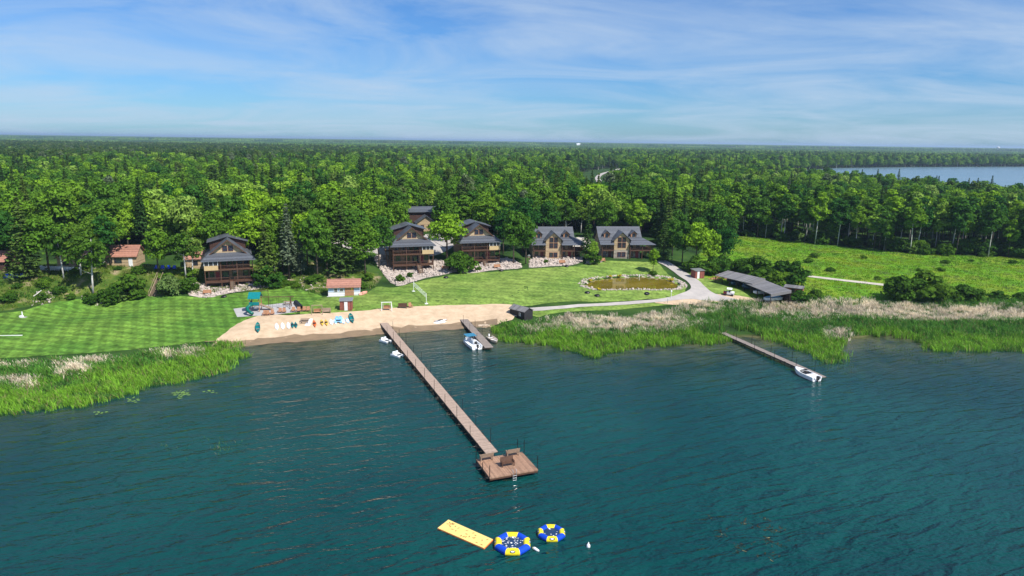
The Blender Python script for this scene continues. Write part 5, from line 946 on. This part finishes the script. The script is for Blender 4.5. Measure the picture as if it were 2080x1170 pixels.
for i, (a, b) in enumerate([(1200, 572), (1216, 590), (1258, 563), (1240, 564), (1322, 566), (1340, 567), (1365, 571), (1328, 590), (1340, 589), (1352, 589), (1360, 570)]):
    q = G(a, b); V, Q = crown_leafy(.8, .7, 0, 9, 30, .13); o = obj('flower_clump', np_mesh('flower_clump', V, Q, ['flower_yellow' if i not in (7, 9) else 'shrub_leaf']), None, (q[0], q[1], q[2]-.05)); tag(o, 'yellow flowering clump on the rocks of the pond rim' if i not in (7, 9) else 'green leafy clump on the front rocks of the pond', 'plant', 'yellow flower clumps by the pond' if i not in (7, 9) else 'green clumps by the pond')
# wood
FL = np.array([(-900, 560), (-400, 545), (0, 522), (60, 520), (90, 508), (280, 508), (330, 520), (420, 520), (530, 532), (600, 535), (690, 512), (720, 490), (790, 488), (835, 455), (890, 455), (930, 478), (1010, 488), (1040, 497), (1090, 476), (1150, 470), (1200, 480), (1330, 478), (1345, 508), (1480, 500), (1490, 478), (1560, 486), (1700, 502), (1850, 517), (2080, 526), (2600, 541)], float)
def wood_mask(P):
    z = hgt(P); px, py = pix(np.column_stack([P, z])); ok = py < np.interp(px, FL[:, 0], FL[:, 1]); ok &= (P[:, 1] > 150) & (px > -500) & (px < 2600)
    ok &= ~inpoly(P, FARLAKE)
    d, _ = seg_dist(P, ROADW); ok &= d > np.where(P[:, 1] > 480, 24, 9)
    clear = (np.abs(px-1110) < 22) & (np.abs(py-413) < 12); ok &= ~clear
    return ok, px, py
def wood_pts(y0, y1, sp):
    out = []; y = y0
    while y < y1:
        xw = y*.82+60; n = int(2*xw/sp); x = np.linspace(-xw, xw, n)+rng.normal(0, sp*.33, n); out.append(np.stack([x, y+rng.normal(0, sp*.33, n)], 1)); y += sp
    return np.concatenate(out)
P1 = wood_pts(165, 700, 6.0); ok, px, py = wood_mask(P1); P1, px, py = P1[ok], px[ok], py[ok]
order = np.argsort(np.hypot(P1[:, 0], P1[:, 1])); P1, px, py = P1[order], px[order], py[order]
def choose(px, py, n):
    r = rng.random(n); k = np.where(r < .15, 's', np.where(r < .21, 'p', np.where(r < .29, 'w', 'b'))); edge = (px > 1480) & (py > np.interp(px, FL[:, 0], FL[:, 1])-34); k = np.where(edge & (r < .8), 't', k)
    dark = (py < 352+8*np.sin(px/60)) & (py > 300); return np.where(dark & (r < .8*np.clip((900-px)/450, 0, 1)), 'p', k)
kk = choose(px, py, len(P1)); NV = {'b': 5, 's': 3, 'p': 2, 'w': 2, 't': 2}
infr = (px > -40) & (px < 2120); sel = np.zeros(len(P1), bool); cnt = {}
LB = {'b': ('leafy broadleaf tree in the wood behind the lodges', 'broadleaf trees of the wood'), 's': ('dark pointed spruce rising among the broadleaf wood', 'spruces of the wood'), 'p': ('pine with a high crown in the wood', 'pines of the wood'), 'w': ('pale-stemmed birch in the wood', 'birches of the wood'), 't': ('tall bare-stemmed tree along the meadow edge of the meadow wood', 'edge trees of the meadow wood')}
for i in np.where(infr)[0]:
    k = kk[i]; cnt[k] = cnt.get(k, 0)+1
    if cnt[k] > {'b': 230, 's': 40, 'p': 25, 'w': 30, 't': 90}[k]: continue
    sel[i] = True; hs = rng.uniform(.72, 1.32); lb = LB[k][0]; gp = LB[k][1]
    if k != 't':
        zn = [n for lim, n in ((60, 'behind the dark red cabin'), (330, 'behind the red-roofed cabins'), (560, 'behind the lodge nearest the playground'), (760, 'behind the white boathouse bank'), (890, 'around the garage house'), (1040, 'behind the round-bush lodge'), (1200, 'behind the birdhouse lodge'), (1345, 'behind the stone-walled lodge'), (1500, 'behind the drive bend and boat shelter'), (9999, 'of the wood beyond the meadow')) if px[i] < lim][0]
        sz = 'tall ' if hs > 1.12 else ('low ' if hs < .9 else 'middling '); lb = sz+{'b': 'leafy broadleaf tree ', 's': 'dark pointed spruce ', 'p': 'high-crowned pine ', 'w': 'pale-stemmed birch '}[k]+zn; gp = LB[k][1]+' '+zn+' '+sz.strip()
    else: lb = ('tall' if hs > .95 else 'shorter')+' bare-stemmed tree along the meadow edge of the far wood'; gp = lb
    plant(k+str(rng.integers(NV[k])), P1[i, 0], P1[i, 1], PH[k]*hs, lb, gp, rng.uniform(.9, 1.2))
FKEYS = sorted(FORM); fcol = bpy.data.collections.new('tree_forms')
for k in FKEYS: fcol.objects.link(bpy.data.objects.new('form_'+k, FORM[k]))
def scatter(name, col, P, z, idx, scl, label):
    me = bpy.data.meshes.new(name); n = len(P); me.vertices.add(n); me.vertices.foreach_set('co', np.column_stack([P, z]).astype(np.float32).ravel())
    for nm, ty, ar in (('idx', 'INT', idx.astype(np.int32)), ('rz', 'FLOAT', (rng.random(n)*6.28).astype(np.float32)), ('scl', 'FLOAT', scl.astype(np.float32))): me.attributes.new(nm, ty, 'POINT').data.foreach_set('value', ar)
    o = obj(name, me); tag(o, label, None, kind='stuff'); g = bpy.data.node_groups.new(name, 'GeometryNodeTree'); g.interface.new_socket('Geometry', in_out='INPUT', socket_type='NodeSocketGeometry'); g.interface.new_socket('Geometry', in_out='OUTPUT', socket_type='NodeSocketGeometry')
    N = g.nodes.new; i_, o_ = N('NodeGroupInput'), N('NodeGroupOutput'); ip = N('GeometryNodeInstanceOnPoints'); ci = N('GeometryNodeCollectionInfo'); ci.inputs['Collection'].default_value = col; ci.inputs['Separate Children'].default_value = True; ci.inputs['Reset Children'].default_value = True
    def na(nm, ty): a = N('GeometryNodeInputNamedAttribute'); a.data_type = ty; a.inputs['Name'].default_value = nm; return a.outputs['Attribute']
    cx_ = N('ShaderNodeCombineXYZ'); l = g.links.new; l(na('rz', 'FLOAT'), cx_.inputs[2]); l(i_.outputs[0], ip.inputs['Points']); l(ci.outputs[0], ip.inputs['Instance']); ip.inputs['Pick Instance'].default_value = True
    l(na('idx', 'INT'), ip.inputs['Instance Index']); l(cx_.outputs[0], ip.inputs['Rotation']); l(na('scl', 'FLOAT'), ip.inputs['Scale']); l(ip.outputs[0], o_.inputs[0])
    md = o.modifiers.new('scatter', 'NODES'); md.node_group = g; return o
P2 = wood_pts(700, 1900, 7.5); ok, px2, py2 = wood_mask(P2); P2, px2, py2 = P2[ok], px2[ok], py2[ok]
PF = np.concatenate([P1[~sel], P2]); kf = np.concatenate([kk[~sel], choose(px2, py2, len(P2))]); KI = {k: i for i, k in enumerate(FKEYS)}
idx = np.array([KI[k+str(rng.integers(NV[k]))] for k in kf]); scl = rng.uniform(.62, 1.28, len(PF))*np.where(np.hypot(PF[:, 0], PF[:, 1]) > 700, 1.1, 1)
ue = np.interp(np.linspace(-200, 2300, 700), FL[:, 0], FL[:, 1]); ux = np.linspace(-200, 2300, 700); UP = np.array([at(a, b-rng.random()*22, 4.5)[:2] for a, b in zip(ux, ue)])
UP = UP[wood_mask(UP)[0]]; PF = np.concatenate([PF, UP]); idx = np.concatenate([idx, np.array([KI['h%d' % rng.integers(3)] for _ in UP])]); scl = np.concatenate([scl, rng.uniform(.7, 2.0, len(UP))])
scatter('forest', fcol, PF, hgt(PF)-.1, idx, scl, 'mixed green wood stretching behind the lodges to the far lake')
# far canopy: patches of many small crowns
pcol = bpy.data.collections.new('canopy_forms')
for v in range(4):
    n = 110; Cs, Ns, Ss = [], [], []
    for i in range(n):
        c = np.array([*rng.uniform(-45, 45, 2), 0]); r = rng.uniform(3, 5.5); hh = rng.uniform(9, 16); per = 26; dd = rng.normal(size=(per, 3)); dd /= np.linalg.norm(dd, axis=1)[:, None]; dd[:, 2] = np.abs(dd[:, 2]); Cs.append(c+[0, 0, hh-r]+dd*r*[1, 1, 1.1]); Ns.append(dd+rng.normal(0, .3, (per, 3))); Ss.append(rng.uniform(1., 2., per))
    V, Q = quads(np.concatenate(Cs), np.concatenate(Ns), np.concatenate(Ss)); pcol.objects.link(bpy.data.objects.new('canopy_%d' % v, np_mesh('canopy', V, Q, ['leaf' if v else 'needle'])))
P3 = np.concatenate([wood_pts(1850, 4200, 62), wood_pts(4200, 15000, 130)]); z3 = hgt(P3); px3, py3 = pix(np.column_stack([P3, z3])); ok = ~inpoly(P3, FARLAKE) & ~((px3 > 150) & (px3 < 345) & (P3[:, 1] > 2500) & (P3[:, 1] < 3100)); P3 = P3[ok]
scatter('distant_forest', pcol, P3, hgt(P3)-2, rng.integers(0, 4, len(P3)), np.where(P3[:, 1] > 4200, 1.6, 1.)*rng.uniform(.85, 1.1, len(P3)), 'unbroken far woodland reaching the horizon')

# reeds, meadow grass
def blades(name, P, hh, w, tone, label, per=8, spread=.32, lean=.28, z=None):
    n = len(P); z = np.maximum(hgt(P), -.3) if z is None else z; P = np.repeat(np.column_stack([P, z]), per, 0); hh = np.repeat(hh, per)*rng.uniform(.65, 1.15, n*per); tone = np.repeat(tone, per, 0)*rng.uniform(.7, 1.3, (n*per, 1)); br_ = rng.random(n*per) < .07; tone[br_] = np.array([.32, .26, .13])
    b = P+np.column_stack([rng.normal(0, spread, (n*per, 2)), np.zeros(n*per)]); a = rng.random(n*per)*3.14; s = np.column_stack([np.cos(a), np.sin(a), np.zeros(n*per)])*w/2; ln = np.column_stack([rng.normal(-.12, lean, n*per), rng.normal(-.1, lean, n*per), np.ones(n*per)])
    m1 = b+ln*[.4, .4, 1]*(hh*.55)[:, None]; tp = b+ln*hh[:, None]*[1, 1, .95]; V = np.stack([b-s, b+s, m1+s*.9, m1-s*.9, tp+s*.25, tp-s*.25], 1).reshape(-1, 3); i = np.arange(n*per)[:, None]*6
    Q = np.concatenate([i+[0, 1, 2, 3], i+[3, 2, 4, 5]]); T = np.repeat(tone, 6, 0); o = obj(name, np_mesh(name, V, Q, ['reed'], None, T)); tag(o, label, None, kind='stuff'); return o
def fill(W, dens):
    W = np.asarray(W)[:, :2]; lo, hi = W.min(0), W.max(0); n = int((hi-lo).prod()*dens); p = lo+rng.random((n, 2))*(hi-lo); return p[inpoly(p, W)]
def nz(P, s, o=0): return np.array([mnoise.fractal(Vector((x*s+o, y*s, o)), .8, 2., 3) for x, y in P])
GREEN, BRIGHT, DRY, DARK = np.array([.10, .255, .04]), np.array([.2, .4, .04]), np.array([.76, .67, .52]), np.array([.035, .12, .035])
def reedbed(name, edge, dens, dryp, label, hmean):
    W = smooth_poly([np.append(at(a, b)[:2], 0) for a, b in edge], 5)[:, :2]; P = fill(W, dens); d, s = seg_dist(P, SHORE); sd = d*s; _, ppy = pix(np.column_stack([P, np.zeros(len(P))])); n1_ = nz(P, .12); n2_ = nz(P, .35, 7.)
    ed, _ = seg_dist(P, W, True); keep = (ed > .8+1.6*rng.random(len(P))*(n2_ > -.1)) | (n2_ > .15); P, sd, n1_, n2_, ed = P[keep], sd[keep], n1_[keep], n2_[keep], ed[keep]
    f = np.clip((3.0-sd+6*n1_)/5, 0, 1)[:, None]; tone = GREEN*(1-f)+BRIGHT*f; tone = np.where((n2_ < -.2)[:, None], DARK*.6+tone*.4, tone)*rng.uniform(.75, 1.3, (len(P), 1))
    pxx, pyy = pix(np.column_stack([P, np.zeros(len(P))])); dr = np.zeros(len(P))
    for (cx_, cy_, rx, ry, st) in dryp: dr = np.maximum(dr, st*np.clip(1.35-np.hypot((pxx-cx_)/rx, (pyy-cy_)/ry), 0, 1))
    isd = rng.random(len(P)) < dr*np.clip(1.0+n2_*1.8, 0, 1.3); hh = hmean*(1+.3*n1_+.5*n2_)*np.where(sd < 0, .9, 1)
    blades(name, P[~isd], hh[~isd], .10, tone[~isd], label); dd = P[isd]; blades('dry_'+name, dd, hh[isd]*.8, .13, DRY*(1+.35*n1_[isd])[:, None], 'pale dry reed stems standing in '+label)
reedbed('reed_bed', [(-60, 752), (100, 740), (250, 730), (330, 720), (400, 708), (440, 702), (485, 700), (503, 722), (490, 736), (430, 768), (330, 785), (250, 808), (200, 822), (100, 836), (0, 850), (-60, 862)], 4.5, [(45, 782, 40, 10, 1.), (145, 757, 45, 12, 1.), (175, 738, 50, 9, 1.), (350, 720, 60, 8, 1.), (20, 745, 60, 12, .6), (220, 738, 30, 8, .5)], 'bright green reed bed on the striped lawn shore', 1.3)
reedbed('marsh_reeds', [(1004, 668), (1030, 664), (1062, 664), (1100, 656), (1150, 646), (1290, 647), (1370, 634), (1420, 628), (1500, 624), (1560, 630), (1480, 655), (1466, 672), (1485, 684), (1470, 700), (1400, 700), (1340, 704), (1285, 708), (1220, 726), (1165, 718), (1100, 700), (1040, 698), (1005, 688)], 4.5, [(1260, 664, 150, 17, 1.15), (1150, 652, 60, 12, 1.), (1330, 650, 70, 14, 1.), (1110, 672, 50, 8, .6), (1420, 634, 50, 12, 1.)], 'green marsh reeds beside the black shed', 1.25)
reedbed('meadow_reeds', [(1420, 628), (1500, 622), (1600, 624), (1700, 620), (1800, 622), (1900, 626), (2120, 630), (2120, 706), (1980, 714), (1885, 714), (1862, 697), (1800, 684), (1725, 690), (1722, 735), (1690, 740), (1640, 722), (1560, 692), (1500, 672), (1478, 660), (1500, 640)], 3.6, [(1540, 632, 130, 16, 1.3), (1750, 637, 180, 15, 1.2), (1950, 645, 200, 14, 1.4), (1640, 655, 60, 8, .35), (1700, 682, 25, 10, .9)], 'green reeds around the motorboat dock', 1.3)
Wm = MEADOW; P = fill(Wm, 1.5); px_, py_ = pix(np.column_stack([P, hgt(P)])); ok = (px_ < 2130); d, _ = seg_dist(P, np.array([G(a, b)[:2] for a, b in [(1555, 549), (1600, 556), (1680, 566), (1760, 575), (1800, 580)]])); q_ = G(1480, 590); near = np.zeros(len(P), bool)
for sh in (sh1, sh2): near |= np.hypot(P[:, 0]-sh[1][0]-math.cos(sh[2])*sh[3]/2, P[:, 1]-sh[1][1]-math.sin(sh[2])*sh[3]/2) < 11
P = P[ok & (d > 1.8) & ~near & ~((px_ < 1540) & (py_ > 552))]; n1_ = nz(P, .06); n2_ = nz(P, .3, 3.); f = np.clip(.5+n1_*1.4, 0, 1)[:, None]; tone = np.array([.09, .23, .015])*(1-f)+np.array([.22, .32, .02])*f; tone = np.where((n2_ > .35)[:, None], np.array([.2, .28, .08]), tone)
blades('meadow_grass', P, .36*(1+.5*n2_), .1, tone, 'tall wild grass and weeds of the meadow', per=6, spread=.4, lean=.5)
P = fill(BANK, 1.6); px_, py_ = pix(np.column_stack([P, hgt(P)])); n2_ = nz(P, .25, 3.); P2_ = P[(n2_ > -.15) & (px_ > -60)]; n2_ = nz(P2_, .25, 3.); f = np.clip(.5+nz(P2_, .08), 0, 1)[:, None]; blades('bank_grass', P2_, .6*(1+.4*n2_), .1, np.array([.04, .12, .015])*(1-f)+np.array([.14, .2, .025])*f, 'rough grass and weeds on the bank', per=6, spread=.4, lean=.5)
P = np.concatenate([fill(np.array([at(a, b)[:2] for a, b in pl]), dn) for pl, dn in (([(310, 905), (400, 890), (490, 900), (470, 925), (350, 935)], .5), ([(1730, 700), (1860, 700), (2000, 720), (2080, 735), (1850, 740)], .35), ([(1130, 722), (1280, 716), (1240, 742), (1120, 735)], .5), ([(1660, 735), (1730, 735), (1740, 765), (1690, 760)], .7))])
blades('emergent_rushes', P, np.full(len(P), .55), .05, np.tile(np.array([.1, .2, .05]), (len(P), 1)), 'sparse thin rushes standing in the shallows', per=4, spread=.4, z=np.full(len(P), -.15))
P = fill(np.array([at(a, b)[:2] for a, b in [(1440, 1050), (1540, 1040), (1610, 1090), (1580, 1135), (1480, 1120)]]), 3.); P = P[nz(P, .5, 2.) > .02]
blades('floating_weed', P, np.full(len(P), .12), .16, np.tile(np.array([.07, .05, .025]), (len(P), 1)), 'brownish weed breaking the open water surface', per=4, spread=.25, lean=2.2, z=np.full(len(P), -.06))
# lily pads
V, Q, k = [], [], 0
for cx_, cy_, n, rx, ry in ((365, 799, 40, 18, 5), (270, 812, 12, 14, 4), (420, 795, 8, 18, 4), (205, 838, 8, 12, 3)):
    for i in range(n):
        p = at(cx_+rng.normal(0, rx*.6), cy_+rng.normal(0, ry*.6), .012); s = rng.uniform(.12, .24); V += [(p[0]+s*math.cos(a), p[1]+s*math.sin(a), .012+.0005*i/10) for a in np.linspace(0, 6.28, 9)[:-1]]; Q.append(list(range(k, k+8))); k += 8
tag(obj('lily_pads', np_mesh('lily_pads', V, Q, ['lily'])), 'small patches of floating lily pads off the reeds', None, kind='stuff')
# ------------------------------------------------------------------ haze
hz = bpy.data.materials.new('haze'); hz.use_nodes = True; t_ = hz.node_tree; t_.nodes.clear(); o_ = t_.nodes.new('ShaderNodeOutputMaterial'); v_ = t_.nodes.new('ShaderNodeVolumePrincipled'); v_.inputs['Density'].default_value = 1e-4; v_.inputs['Color'].default_value = (.55, .75, 1, 1); v_.inputs['Anisotropy'].default_value = .2; t_.links.new(v_.outputs[0], o_.inputs['Volume']); M['haze'] = hz
tag(MB().box(-23000, 23000, -400, 27000, -6, 62).build('haze', 'haze'), 'thin pale haze over the woods', None, kind='stuff')
